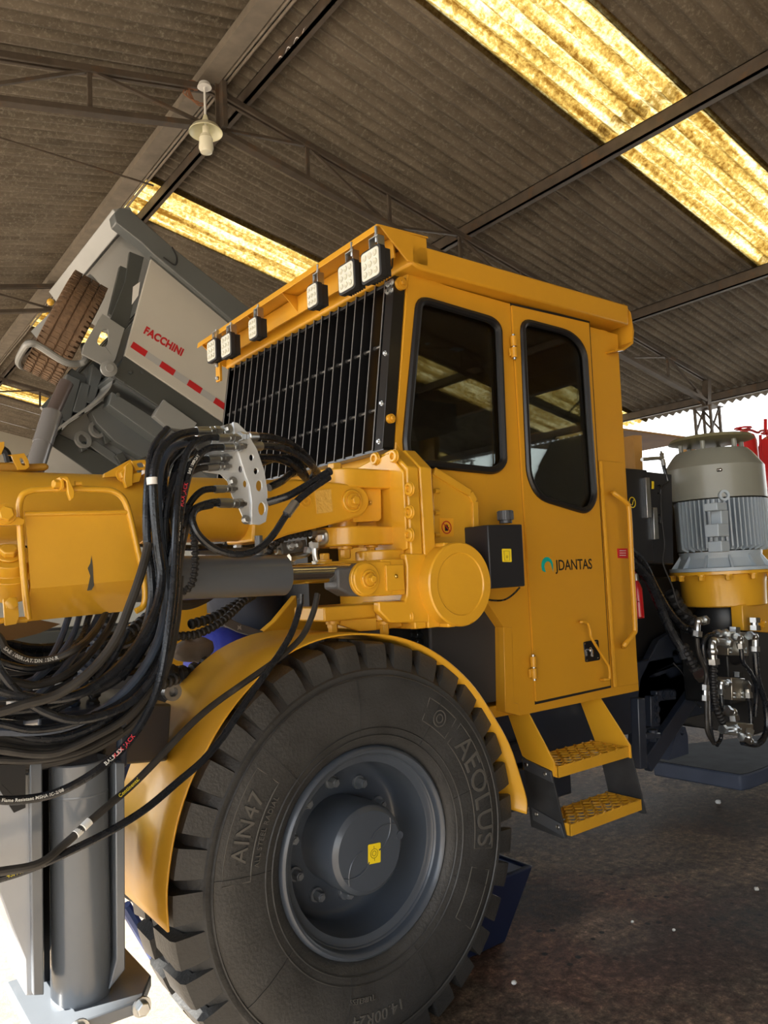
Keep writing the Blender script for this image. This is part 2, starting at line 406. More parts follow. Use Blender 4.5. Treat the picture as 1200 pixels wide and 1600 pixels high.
def roof_mat(name, base, dark, light):
    m = bpy.data.materials.new(name); m.use_nodes = True; n = m.node_tree.nodes; l = m.node_tree.links
    b = n['Principled BSDF']; b.inputs['Roughness'].default_value = .85; tc = n.new('ShaderNodeTexCoord')
    mp = n.new('ShaderNodeMapping'); mp.inputs['Scale'].default_value = (.5, 1.6, .5); l.new(tc.outputs['Object'], mp.inputs[0])
    a = n.new('ShaderNodeTexNoise'); a.inputs['Scale'].default_value = 2.2; a.inputs['Detail'].default_value = 6; a.inputs['Roughness'].default_value = .7; l.new(mp.outputs[0], a.inputs['Vector'])
    g = n.new('ShaderNodeTexNoise'); g.inputs['Scale'].default_value = 22; g.inputs['Detail'].default_value = 5; g.inputs['Roughness'].default_value = .75; l.new(tc.outputs['Object'], g.inputs['Vector'])
    r1 = n.new('ShaderNodeValToRGB'); e = r1.color_ramp.elements
    e[0].position, e[0].color = .32, (*dark, 1); e[1].position, e[1].color = .68, (*base, 1); l.new(a.outputs[0], r1.inputs[0])
    r2 = n.new('ShaderNodeMapRange'); r2.inputs[1].default_value = .52; r2.inputs[2].default_value = .72; l.new(g.outputs[0], r2.inputs[0])
    mx = n.new('ShaderNodeMixRGB'); mx.inputs[2].default_value = (*light, 1); l.new(r2.outputs[0], mx.inputs[0]); l.new(r1.outputs[0], mx.inputs[1]); l.new(mx.outputs[0], b.inputs['Base Color'])
    return m
FIB = roof_mat('fibre_cement_sheet', (.180, .148, .110), (.088, .071, .050), (.27, .24, .19))
def sky_mat():
    m = bpy.data.materials.new('aged_translucent_sheet'); m.use_nodes = True; n = m.node_tree.nodes; l = m.node_tree.links
    n.remove(n['Principled BSDF']); out = n['Material Output']; tc = n.new('ShaderNodeTexCoord')
    a = n.new('ShaderNodeTexNoise'); a.inputs['Scale'].default_value = 16; a.inputs['Detail'].default_value = 7; a.inputs['Roughness'].default_value = .75; l.new(tc.outputs['Object'], a.inputs['Vector'])
    mp = n.new('ShaderNodeMapping'); mp.inputs['Scale'].default_value = (.25, 3.6, .25); l.new(tc.outputs['Object'], mp.inputs[0])
    c = n.new('ShaderNodeTexNoise'); c.inputs['Scale'].default_value = 2.5; c.inputs['Detail'].default_value = 5; l.new(mp.outputs[0], c.inputs['Vector'])
    ad = n.new('ShaderNodeMath'); ad.operation = 'ADD'; l.new(a.outputs[0], ad.inputs[0]); l.new(c.outputs[0], ad.inputs[1])
    r = n.new('ShaderNodeValToRGB'); e = r.color_ramp.elements
    e[0].position, e[0].color = .78 / 2, (.065, .028, .003, 1); e[1].position, e[1].color = 1.24 / 2, (.52, .43, .21, 1)
    q = e.new(.50); q.color = (.21, .13, .028, 1)
    mu = n.new('ShaderNodeMath'); mu.operation = 'MULTIPLY'; mu.inputs[1].default_value = .5; l.new(ad.outputs[0], mu.inputs[0]); l.new(mu.outputs[0], r.inputs[0])
    tr = n.new('ShaderNodeBsdfTranslucent'); l.new(r.outputs[0], tr.inputs[0])
    df = n.new('ShaderNodeBsdfDiffuse'); df.inputs[0].default_value = (.25, .18, .08, 1)
    mx = n.new('ShaderNodeMixShader'); mx.inputs[0].default_value = .15; l.new(tr.outputs[0], mx.inputs[1]); l.new(df.outputs[0], mx.inputs[2]); l.new(mx.outputs[0], out.inputs[0])
    return m
SKYL = sky_mat()
PITCH, AMP = .177, .031
def sheet(mb, xa, xb, ya, yb, dz=0.0, n=8, flip=0):
    """one corrugated sheet, waves running down the slope"""
    cnt = max(2, int(round((yb - ya) / PITCH * n))); xs = [xa, (xa + xb) / 2, xb]; rows = []
    for x in xs:
        rows.append([mb.b.verts.new((x, ya + (yb - ya) * i / cnt, zroof(x) + dz + AMP * cos(2 * pi * (ya + (yb - ya) * i / cnt) / PITCH))) for i in range(cnt + 1)])
    for r0, r1 in zip(rows, rows[1:]):
        for i in range(cnt):
            f = mb.b.faces.new((r0[i], r0[i + 1], r1[i + 1], r1[i])); f.material_index = mb.mi
SKY_R = [(-14.8, -13.7), (-8.4, -7.3), (-2.1, -1.05), (4.18, 5.30), (10.35, 11.40), (16.6, 17.7), (22.8, 23.8)]
def slope(mb, edges, skip=()):
    for k, (xa, xb) in enumerate(zip(edges, edges[1:])):
        y = YA; j = 0
        while y < YB - .01:
            y1 = min(y + 6 * PITCH, YB)
            for s0, s1 in skip:
                if y < s0 < y1: y1 = s0
                if s0 <= y < s1: y = s1; y1 = min(y + 6 * PITCH, YB)
            ov = .14 if xa != XR else 0
            sgn = 1 if xb > xa else -1
            sheet(mb, xa - sgn * ov, xb, y, y1 + .02, dz=(.012 if k % 2 else 0) + (.007 if j % 2 else 0)); y = y1; j += 1
mb = MB(); slope(mb, [XR, 5.95, 8.35, 10.9, 13.4, XE], SKY_R); o = struct('ceiling', mb, FIB)
mb = MB(); slope(mb, [XR, 1.25, -1.1, -3.5, XL]); o = struct('ceiling_left', mb, FIB)
for i, (s0, s1) in enumerate(SKY_R):
    mb = MB()
    for xa, xb in ((XR, 7.6), (7.4, 11.3), (11.1, XE)):
        if i == 6 and xa > 8: continue
        sheet(mb, xa, xb, s0 - .06, s1 + .06, dz=-.012, n=8)
    struct('window_%d' % (i + 1), mb, SKYL)
# short fibreglass piece at the ridge
# ridge purlin, ridge cable trough and purlins
def purlin(n, x, w=.075, h=.16, m=STEELR, off=.0):
    mb = MB(); z = zroof(x) - AMP - .02 - h / 2 - off
    mb.bb(x - .02, x + .02, YA, YB - .1, z - h / 2, z + h / 2)
    mb.bb(x - .02, x + w, YA, YB - .1, z + h / 2 - .012, z + h / 2)
    mb.bb(x - .02, x + w, YA, YB - .1, z - h / 2, z - h / 2 + .012)
    struct('trim_%d' % n, mb, m)
purlin(1, 4.08); purlin(2, 7.64, .10, .17); purlin(3, 11.21, .10, .17); purlin(4, 15.08, .10, .17)
purlin(5, 0.2); purlin(6, -3.2)
mb = MB(); mb.bb(3.50, 3.72, YA, YB - .1, 7.36, 7.47); struct('trim_7', mb, STEELL)
mb = MB()
for dx, r in ((.10, .020), (.155, .018)):
    mb.tube([(3.72 + dx - .06, YA + i * 1.0, 7.385 + .006 * sin(i * 2.1)) for i in range(0, 54)], r, 8)
struct('trim_8', mb, STEELL)
# trusses
def truss(n, Y, xl=XL + .3, xr=XE - 1.9):
    mb = MB(); dpt = .46
    def top(x): return zroof(x) - .27
    def bot(x): return zroof(x) - .27 - dpt
    xs = []
    for side, xe in ((-1, xl), (1, xr)):
        k = int(abs(xe - XR) / 1.28); st = (xe - XR) / k
        nod = [XR + st * i for i in range(k + 1)]
        for a in (-1, 1):
            mb.bar((XR, Y + a * .035, top(XR)), (xe, Y + a * .035, top(xe)), .035, .07)
        mb.bar((XR, Y, bot(XR)), (xe, Y, bot(xe)), .11, .06)
        for i in range(k + 1):
            x = nod[i]
            if i > 0:
                mb.bar((x, Y, top(x)), (x, Y, bot(x)), .05, .035)
            if i < k:
                x2 = nod[i + 1]
                if i % 2 == 0: mb.bar((x, Y, bot(x)), (x2, Y, top(x2)), .04, .035)
                else: mb.bar((x, Y, top(x)), (x2, Y, bot(x2)), .04, .035)
    mb.bb(XR + .02, XR + .16, Y - .07, Y - .055, bot(XR) - .06, top(XR) + .06)
    mb.bb(XR + .06, XR + .12, Y - .17, Y - .06, bot(XR) - .04, top(XR) + .05)
    struct('trim_%d' % n, mb, STEELR, .004)
truss(10, 7.73); truss(11, 14.6); truss(12, 21.5); truss(13, .86); truss(14, -6.0); truss(15, -12.9)
# lattice columns under the eaves
def column(n, X, Y, h):
    mb = MB(); s = .16
    for a in (-1, 1):
        for b in (-1, 1):
            mb.bar((X + a * s, Y + b * s, 0), (X + a * s, Y + b * s, h), .045, .045)
    k = int(h / .45)
    for i in range(k):
        z0, z1 = h * i / k, h * (i + 1) / k; f = 1 if i % 2 else -1
        for b in (-1, 1):
            mb.bar((X - f * s, Y + b * s, z0), (X + f * s, Y + b * s, z1), .03, .03)
            mb.bar((X + b * s, Y - f * s, z0), (X + b * s, Y + f * s, z1), .03, .03)
    mb.bb(X - s - .06, X + s + .06, Y - s - .06, Y + s + .06, h, h + .02)
    mb.bar((X, Y, h), (X + .1, Y, zroof(X + .1) - .25), .12, .12)
    mb.bar((X, Y, h), (X - .35, Y, zroof(X - .35) - .6), .06, .06)
    struct('trim_%d' % n, mb, STEELR)
column(20, 13.85, 7.73, 4.55); column(21, 13.85, 14.6, 4.55); column(22, 13.85, .86, 4.55); column(23, XL + .5, 7.73, 4.6); column(24, XL + .5, 14.6, 4.6)
# far gable wall
WALLM = mat('beige_plaster', (.42, .39, .32), .8, var=.06, vs=.8)
mb = MB(); mb.prism([(XL, YB - .1, 0), (XE, YB - .1, 0), (XE, YB - .1, zroof(XE)), (XR, YB - .1, zroof(XR)), (XL, YB - .1, zroof(XL))], (0, .2, 0)); struct('wall_far', mb, WALLM)
mb = MB(); mb.prism([(XL, YA, 0), (XE, YA, 0), (XE, YA, zroof(XE) - .1), (XR, YA, zroof(XR) - .1), (XL, YA, zroof(XL) - .1)], (0, -.2, 0)); struct('wall_near', mb, mat('dark_end_wall_and_blocker', (.15, .14, .12), .8))
mb = MB(); mb.bb(XE - .2, XE, YA, .4, 0, zroof(XE) - .05); struct('wall_right_blocker', mb, mat('dark_end_wall_and_blocker', (.08, .075, .065), .8))  # added out of view to block outside brightness and darken cab reflections
# boundary wall and pale building outside, beyond the eaves
mb = MB(); mb.bb(24, 24.3, -20, 60, -.02, 3.6); struct('wall_outside', mb, mat('grey_outer_wall', (.25, .26, .27), .8, var=.1))
mb = MB(); mb.cyl(P(-60, 197, Y=9.6), P(240, 290, Y=9.6), .013, n=8); struct('trim_30', mb, STEELR)
mb = MB(); mb.cyl(P(395, 325, Y=11.4), P(570, 395, Y=11.4), .013, n=8); mb.cyl(P(517, 372, Y=11.4), P(517, 400, Y=11.4), .02, n=8); struct('trim_31', mb, STEELR)
# ---------------------------------------------------------------- hanging lamp
lp = P(322, 225, Y=7.55)
L = thing('pendant_lamp', 'white enamel pendant lamp with clear jar, hanging under the roof ridge truss', 'lamp', lp)
zt = P(320, 137, Y=7.55).z
mb = MB(); mb.cyl((lp.x, 7.55, lp.z + .18), (lp.x, 7.55, zt), .013); mb.cyl((lp.x, 7.55, zt), (lp.x, 7.55, zt + .05), .08, .06); part('pendant_rod', mb, WHT, L)
mb = MB(); s = pxl(lp, 1)
mb.lathe(lp, (0, 0, 1), [(18 * s, 26 * s), (19.5 * s, 26 * s), (27 * s, 21 * s), (34 * s, 11 * s), (36 * s, 6 * s), (47 * s, 3 * s), (48 * s, 0)], 32)
part('lamp_shade', mb, mat('cream_enamel', (.72, .70, .50), .3, coat=.3), L)
mb = MB(); mb.lathe(lp, (0, 0, 1), [(28 * s, 5 * s), (16 * s, 5 * s), (15 * s, 8 * s), (9 * s, 10 * s), (8 * s, 11 * s), (8 * s, 0)], 24); part('lamp_holder', mb, mat('lamp_porcelain', (.75, .72, .60), .3), L)
mb = MB(); mb.lathe(lp, (0, 0, 1), [(8 * s, 10.5 * s), (-8 * s, 11.5 * s), (-14 * s, 9 * s), (-16 * s, 4 * s), (-16.3 * s, 0)], 24)
part('glass_jar', mb, mat('opal_glass', (.78, .76, .62), .12), L)
mb = MB(); q = P(300, 135, Y=7.75); mb.lathe(q, (0, 0, 1), [(-.05, .02), (-.03, .07), (.03, .07), (.05, .02)], 14)
for k in range(5): mb.tube(spline([q + V((-.05, 0, -.03)), q + V((-.10 + .04 * k, .02, -.10 - .02 * k)), q + V((-.02 + .05 * k, 0, -.16))]), .008, 6)
jb = tag(rebase(part('junction_box', mb, mat('rusty_box', (.22, .10, .05), .7)), q), 'round rusty junction box with loose wires beside the ridge lamp', 'junction box')
# ================================================================ DRILL RIG: body, wheel, fender, cab
RIG = thing('drill_rig', 'large yellow underground drilling rig with black-grilled cab, big tyre and hose-laden boom, filling the picture', 'mining machine', (2.4, 3.2, 0))
NY = (0, -1, 0); NX = (-1, 0, 0)
WX, WY, WZ = 1.505, 2.14, .685
wheel = None
# ---- tyre
mb = MB()
NL = 34; RT = .685
yo = 2.115; yi = yo + .40
prof = [(.045, .332), (.030, .345), (.012, .375), (.000, .43), (-.006, .49), (-.002, .545), (.006, .575), (.004, .580), (.004, .592), (.012, .598), (.030, .618), (.060, .640), (.10, .650), (.20, .655)]
full = prof + [(.40 - t, r) for t, r in prof[::-1][1:]]
mb.lathe((WX, yo, WZ), (0, 1, 0), full, 136, ref=(1, 0, 0))
for i in range(NL):                      # shoulder lugs, offset on the two sides
    for side in (0, 1):
        a0 = 2 * pi * (i + .5 * side) / NL; hw = 2 * pi / NL * .345
        def q(a, r, y): return V((WX + r * cos(a), (yo + y) if side == 0 else (yi - y), WZ + r * sin(a)))
        o0, o1 = hw * 1.0, hw * .86
        rows = [(.010, .597, 1.0), (.018, .640, 1.0), (.030, RT - .008, .97), (.050, RT, .95), (.17, RT + .004, .70)]
        st = [[(q(a0 - hw * w - .02 * (y > .1), r, y)), (q(a0 - hw * w * .4, r, y)), (q(a0 + hw * w * .4, r, y)), (q(a0 + hw * w - .02 * (y > .1), r, y))] for y, r, w in rows]
        bs = [[(q(a0 - hw * w * 1.1 - .02 * (y > .1), .596 if y < .02 else .645 - max(0, .05 - y) * 1.2, y + .004)), (q(a0 + hw * w * 1.1 - .02 * (y > .1), .596 if y < .02 else .645 - max(0, .05 - y) * 1.2, y + .004))] for y, r, w in rows]
        A = [[mb.b.verts.new(p) for p in r] for r in st]; B = [[mb.b.verts.new(p) for p in r] for r in bs]
        for k in range(4):
            for j in range(3): mb.b.faces.new((A[k][j], A[k][j + 1], A[k + 1][j + 1], A[k + 1][j]))
            mb.b.faces.new((B[k][0], A[k][0], A[k + 1][0], B[k + 1][0])); mb.b.faces.new((A[k][3], B[k][1], B[k + 1][1], A[k + 1][3]))
        mb.b.faces.new((A[4][0], A[4][1], A[4][2], A[4][3], B[4][1], B[4][0]))
for r in (.572, .375, .40):               # moulded rings
    y = {.572: -.0005, .375: .010, .40: .005}[r]
    mb.lathe((WX, yo + y, WZ), (0, 1, 0), [(0, r - .003), (-.0035, r), (0, r + .003)], 120, ref=(1, 0, 0))
for k in range(9):                        # mould parting lines across the sidewall
    a = 2 * pi * k / 9 + .25
    for r0, r1 in ((.375, .43), (.43, .49), (.49, .545), (.545, .575)):
        yy = {.375: .012, .43: 0, .49: -.006, .545: -.002, .575: .006}
        mb.bar((WX + r0 * cos(a), yo + yy[r0] - .001, WZ + r0 * sin(a)), (WX + r1 * cos(a), yo + yy[r1] - .001, WZ + r1 * sin(a)), .003, .003, up=(0, 1, 0))
wheel = part('wheel_tyre', mb, TYR, RIG, label='black lugged tyre')
def arc_text(mb, body, size, amid, rad, ext=.0035, off=0.0, sp=1.05):     # reads clockwise seen from the camera side
    def f(x, y, z):
        r = rad + y; a = amid - x / rad
        yb = yo - .006 + (abs(r - .49) ** 1.6) * .35
        return V((WX + r * cos(a), yb - z - .0005, WZ + r * sin(a)))
    text_into(mb, body, size, f, ext, off, sp)
def ring_text(body, size, amid, rad, label=None, outline=True):
    mb = MB(); arc_text(mb, body, size, amid, rad, off=.0); part('tyre_lettering', mb, mat('tyre_letter', (.085, .082, .076), .6), wheel, label=label)
ring_text('AEOLUS', .112, radians(13), .497, 'raised brand lettering')
ring_text('AIN47', .072, radians(158), .50, 'raised model lettering')
ring_text('14.00R24', .052, radians(-92), .50, 'raised size lettering')
ring_text('TUBELESS', .022, radians(-100), .44)
ring_text('ALL STEEL RADIAL', .024, radians(158), .437)
mb = MB()
for r0, a, cc in ((.495, radians(52), 1),):
    for rr in (.030, .017):
        c = V((WX + r0 * cos(a), yo - .007, WZ + r0 * sin(a)))
        mb.lathe(c, (0, -1, 0), [(0, rr), (.003, rr), (.003, rr - .004), (0, rr - .004)], 24, closed=True)
def frame_ring(a0, a1, r0, r1):
    pts = []
    n = 14
    for i in range(n + 1): t = a0 + (a1 - a0) * i / n; pts.append((r1, t))
    for i in range(n + 1): t = a1 + (a0 - a1) * i / n; pts.append((r0, t))
    mb.tube([V((WX + r * cos(t), yo - .0055 + (abs(r - .49) ** 1.6) * .35, WZ + r * sin(t))) for r, t in pts], .0022, 5, close=True)
frame_ring(radians(60), radians(44), .455, .54); frame_ring(radians(41), radians(-12), .452, .542); frame_ring(radians(-20), radians(-42), .452, .542); frame_ring(radians(176), radians(140), .455, .545)
part('tyre_lettering', mb, mat('tyre_letter', (.085, .082, .076), .6), wheel)
# ---- rim
mb = MB(); c = (WX, 0, WZ)
mb.lathe((WX, WY, WZ), (0, 1, 0), [(.030, .338), (.006, .338), (-.004, .333), (-.008, .325), (-.004, .316), (.006, .311), (.022, .308), (.026, .303), (.030, .302), (.034, .296), (.036, .288), (.040, .279), (.075, .272), (.16, .268), (.185, .262), (.195, .25), (.20, .235), (.20, 0)], 96, ref=(1, 0, 0))
rim = part('wheel_rim', mb, DGR, RIG, ang=40, label='dark blue-grey steel rim')
mb = MB()
mb.lathe((WX, 2.34, WZ), (0, -1, 0), [(0, .145), (.06, .147), (.10, .150), (.17, .148), (.187, .142), (.195, .134), (.20, .126), (.20, 0)], 72)
def swirl(a0, r0, r1, tw, yy=2.139):
    pts = [V((WX + (r0 + (r1 - r0) * t) * cos(a0 + tw * t), yy, WZ + (r0 + (r1 - r0) * t) * sin(a0 + tw * t))) for t in [i / 12 for i in range(13)]]
    mb.tube(pts, .0028, 6)
for k in range(4): swirl(radians(80 + 90 * k), .035, .125, radians(55 if k % 2 else -50))
hub = part('hub_cap', mb, DGR, rim, ang=25)
c = P(624, 1305, Y=2.139); mb = MB(); mb.lathe(c, NY, [(0, .014), (.003, .014), (.003, .009), (.001, .009), (.001, 0)], 16); part('drain_plug', mb, DGR, rim)
mb = MB(); mb.pY(rrect([(575, 1320), (594.5, 1316), (594.5, 1347), (575, 1351)], 2, 3), 2.139, 2.138); part('hub_sticker', mb, STY, rim, label='yellow oil level sticker')
mb = MB(); cc = P(584.7, 1333.5, Y=2.1378)
mb.lathe(cc, NY, [(0, .0155), (.0006, .0155), (.0006, .0142), (0, .0142)], 24, closed=True); mb.lathe(cc, NY, [(0, .0085), (.0006, .0085), (.0006, .0072), (0, .0072)], 24, closed=True)
for s in (1, -1): mb.bar(cc + V((0, 0, s * .016)), cc + V((0, 0, s * .024)), .0012, .0012, up=(0, 1, 0))
part('hub_sticker', mb, STB, rim)
for k in range(10):
    a = radians(36 * k + 24); q = V((WX + .195 * cos(a), WY + .199, WZ + .195 * sin(a)))
    mb = MB(); mb.bolt(q, NY, .017, .042); mb.cyl(q, q + V((0, -.048, 0)), .0095, n=12); part('lug_nut', mb, mat('nut_grey', (.22, .24, .27), .3, .5), rim)
# far wheels (seen under the chassis)
mb = MB(); mb.lathe((WX, 3.95, WZ), (0, 1, 0), full + [(.36, .3), (.2, 0), (0.04, 0), (.04, .33)], 64, ref=(1, 0, 0)); part('wheel_tyre', mb, TYR, RIG)
# ---- fender: curved sheet over the tyre
def arcpts(y, fr):   # fr: list of (angle deg, radius)
    return [V((WX + r * cos(radians(a)), y, WZ + r * sin(radians(a)))) for a, r in fr]
near = [P(a, b, Y=2.11) for a, b in [(265, 1456), (262, 1400), (268, 1340), (280, 1280), (298, 1225), (320, 1180), (345, 1135), (375, 1093), (410, 1055), (450, 1023), (495, 1002), (540, 993), (590, 993), (630, 1000), (668, 1015), (705, 1040), (740, 1075), (770, 1120), (795, 1165), (812, 1215), (822, 1250), (822, 1272)]]
near = spline(near, 4)
mb = MB(); rows = []
def far_of(p, i, n):
    t = i / n; w = .44
    dx = -.0; q = V((p.x, p.y + w, p.z))
    return q
nn = len(near)
for j, off in ((0, 0), (1, .22), (2, .46)):
    r = []
    for i, p in enumerate(near):
        r.append(mb.b.verts.new((p.x, p.y + off, p.z)))
    rows.append(r)
for r0, r1 in zip(rows, rows[1:]):
    for i in range(nn - 1): mb.b.faces.new((r0[i], r0[i + 1], r1[i + 1], r1[i]))
f = part('fender', mb, YELD, RIG, label='curved yellow mudguard over the tyre')
so = f.modifiers.new('t', 'SOLIDIFY'); so.thickness = .006; so.offset = 1
mb = MB(); mb.pY([(772, 1262), (778, 1320), (834, 1353), (829, 1358), (803, 1362), (795, 1500), (730, 1500), (730, 1250)], 2.62, 2.64)
# ---- chassis (dark steel) under and behind
mb = MB()
mb.bb(1.55, 5.6, 2.75, 3.75, .62, 1.02)      # main frame
mb.bb(.66, 1.6, 3.34, 3.46, .7, .9); mb.bb(.56, .68, 2.3, 3.46, .72, .9)
mb.bb(2.25, 2.32, 2.45, 4.1, .5, 1.0)
mb.bb(3.3, 3.36, 2.85, 4.1, .45, 1.1)
mb.bb(1.45, 1.7, 2.5, 4.0, .6, .78)
mb.bb(2.75, 3.25, 2.74, 3.2, .40, .60); mb.bb(2.42, 2.98, 2.70, 2.74, .70, .74)
part('chassis_frame', mb, NAVY, RIG, .01)
mb = MB(); mb.bb(1.97, 3.2, 2.75, 3.95, 1.0, 1.7); mb.bb(1.92, 2.0, 2.95, 3.6, .95, 1.55); mb.bb(1.60, 1.80, 2.62, 3.6, 1.45, 1.95); part('engine_bay_and_added_filler', mb, BLKM, RIG)  # last box is an added black filler darkening the gap behind the bracket
# yellow nose bodywork behind the fender
mb = MB(); mb.pY([(463, 930), (476, 942), (640, 975), (640, 1000), (560, 996), (480, 1000), (400, 1015), (395, 1000), (430, 970)], 2.72, 2.76)
mb.pY([(372, 905), (463, 930), (400, 1000), (385, 1000), (440, 938)], 3.4, 3.44)
part('nose_panel', mb, YEL, RIG, .004)
mb = MB(); mb.pY([(255, 960), (345, 930), (330, 1040), (268, 1040)], 3.75, 3.8); mb.pY([(68, 1075), (150, 985), (160, 990), (72, 1085)], 2.6, 2.62); mb.pY([(160, 1010), (225, 960), (232, 965), (160, 1022)], 2.6, 2.62)
part('nose_panel', mb, YEL, RIG, .004)
# ================================================================ CAB
YC = 2.25; YF = 3.80; TH = .05
cab_out = [(639, 425), (700, 447), (965, 523), (998, 1079), (812, 1118), (789, 1112), (787, 980), (757, 936), (745, 880), (690, 800), (619, 690)]
win1 = rrect([(655, 467), (768, 500), (779, 512), (787, 725), (772, 736), (640, 722), (634, 694)], [16, 24, 18, 22, 14, 12, 12], 5)
door = [(799, 475), (921, 503), (955, 1073), (838, 1098)]
win2 = rrect([(816, 501), (892, 521), (913, 547), (929, 780), (917, 800), (842, 777), (826, 745)], [16, 26, 26, 22, 18, 24, 24], 5)
mb = MB(); mb.pY(cab_out, YC, YC + TH, holes=[win1, win2])
cab = part('cab_side_panel', mb, YELC, RIG)
# rest of the cab shell
zb, zt2 = .985, 2.905
fx = lambda z: 1.788 + (z - 2.10) * .147          # leaning front face
rx = lambda z: 3.205 + (z - .985) * .015
xs = 1.965
mb = MB()
W0, W1 = YC + .10, YF - .10
zs0, zs1 = 2.10, 2.79
def fpt(y, z, d=0): return V((fx(z) + d, y, z))
mb.prism([fpt(YC + .002, 1.95), fpt(YF, 1.95), fpt(YF, zt2), fpt(YC + .002, zt2)], (.05, 0, 0), holes=[[fpt(W0, zs0), fpt(W1, zs0), fpt(W1, zs1), fpt(W0, zs1)]])
mb.bb(1.85, 3.2, YC + .05, YF, zb, zb + .05)                      # cab floor
part('cab_front_panel', mb, YELC, RIG, .006)
mb = MB(); fw = [(x, YF, z) for x, z in ((1.80, 1.7), (3.22, 1.7), (3.22, zt2), (1.88, zt2))]
mb.prism([(1.80, YF - .05, 1.0), (3.21, YF - .05, 1.0), (3.23, YF - .05, zt2), (1.89, YF - .05, zt2)], (0, .05, 0),
         holes=[[(1.98, YF - .05, 1.75), (2.45, YF - .05, 1.75), (2.45, YF - .05, 2.42), (2.0, YF - .05, 2.42)], [(2.58, YF - .05, 1.75), (3.08, YF - .05, 1.75), (3.08, YF - .05, 2.42), (2.58, YF - .05, 2.42)]])
part('cab_far_panel', mb, mat('cab_lining', (.03, .03, .032), .6), RIG)
mb = MB()
mb.prism([(rx(zb), YC + .05, zb), (rx(zb), YF, zb), (rx(zt2), YF, zt2), (rx(zt2), YC + .05, zt2)], (-.05, 0, 0), holes=[[(3.21, YC + .14, 1.75), (3.21, YF - .2, 1.75), (3.22, YF - .2, 2.55), (3.22, YC + .14, 2.55)]])
part('cab_rear_panel', mb, YELC, RIG, .004)
mb = MB(); mb.bb(1.95, 3.18, YC + .051, YF - .06, 2.80, 2.86); mb.bb(2.6, 3.15, YF - .45, YF - .06, 2.45, 2.62); mb.bb(1.9, 2.4, 2.55, 3.6, 1.05, 1.85); mb.bb(1.95, 3.15, YC + .051, YC + .07, 1.05, 1.70)
liner = part('cab_lining', mb, mat('cab_lining', (.03, .03, .032), .6), RIG, .01)
mb = MB()
for k in range(3): mb.lathe((2.75 + .13 * k, YF - .455, 2.535), NY, [(0, .05), (.015, .05), (.015, .038), (.004, .034), (.004, 0)], 20)
part('air_vent', mb, BLK, liner)
mb = MB(); a = P(684, 535, Y=2.9); b = P(722, 545, Y=2.9); mb.bar(a, b, .05, .02); mb.ball(P(668, 533, Y=2.9), .02); part('cab_light', mb, WHT, liner)
mb = MB()
st = [P(a, b, Y=2.58) for a, b in ((858, 790), (925, 808), (930, 690), (912, 677), (892, 682), (878, 705), (862, 735), (855, 760))]
mb.prism(st, (0, .12, 0)); mb.bb(2.45, 2.95, 2.52, 2.90, 1.46, 1.60); mb.bb(2.6, 2.75, 2.6, 2.8, 1.04, 1.50)
part('driver_seat', mb, mat('seat_fabric', (.03, .032, .035), .7), liner, .02)
mb = MB(); mb.tube([P(912, 620, Y=3.55), P(885, 650, Y=3.55), P(842, 730, Y=3.55)], .007); part('wiper_arm', mb, BLKM, liner)
mb = MB(); mb.bb(2.02, 2.06, 3.0, 3.03, 1.8, 2.5); mb.tube(spline([(2.05, 2.8, 2.55), (2.05, 2.75, 2.2), (2.1, 2.8, 1.85)], 6), .02); part('cab_post', mb, mat('cab_grey', (.08, .08, .085), .5), liner)
# roof with overhang
mb = MB()
Yr = 2.185
mb.prism([P(643, 379, Y=Yr), P(982, 477, Y=Yr), P(982, 508, Y=Yr), P(655, 420, Y=Yr), P(643, 411, Y=Yr)], (0, 1.66, 0))
part('cab_roof', mb, YELC, RIG, .008)
mb = MB(); p1 = P(982, 477, Y=Yr); x0, z0 = p1.x, p1.z
def arcz(k): return None
sec = [(x0 - .01, z0), (x0 + .03, z0 - .03), (x0 + .045, z0 - .12), (x0 + .03, z0 - .19), (x0 - .05, z0 - .235), (x0 - .12, z0 - .25)]
mb.prism([(a, Yr + .01, b) for a, b in sec] + [(a - .012, Yr + .01, b + .006) for a, b in sec[::-1]], (0, 1.6, 0)); part('rear_visor', mb, YELC, RIG)
# front visor
XV = 1.70
mb = MB()
A0 = V((XV, 2.19, 2.905)); 
top = [V((XV, Yr, 2.915)), V((1.95, Yr, 2.925)), V((1.95, 3.84, 2.925)), V((XV, 3.84, 2.915))]
mb.prism(top, (0, 0, -.008)); mb.prism([V((XV, Yr, 2.915)), V((XV, 3.84, 2.915)), V((XV - .006, 3.84, 2.885)), V((XV - .006, Yr, 2.885))], (-.004, 0, 0))
mb.prism([V((1.80, Yr + .04, 2.905)), V((1.80, 3.80, 2.905)), V((1.80, 3.80, 2.82)), V((1.80, Yr + .04, 2.82))], (.01, 0, 0))
mb.prism([V((XV + .01, Yr, 2.91)), V((1.94, Yr, 2.915)), V((1.94, Yr, 2.80)), V((1.84, Yr, 2.80))], (0, .008, 0))
mb.prism([V((XV + .01, 3.83, 2.91)), V((1.94, 3.83, 2.915)), V((1.94, 3.83, 2.80)), V((1.84, 3.83, 2.80))], (0, .008, 0))
for y in (2.95, 3.3): mb.prism([V((XV + .02, y, 2.908)), V((1.80, y, 2.908)), V((1.80, y, 2.83))], (0, .006, 0))
vis = part('front_visor', mb, YELC, RIG, .002)
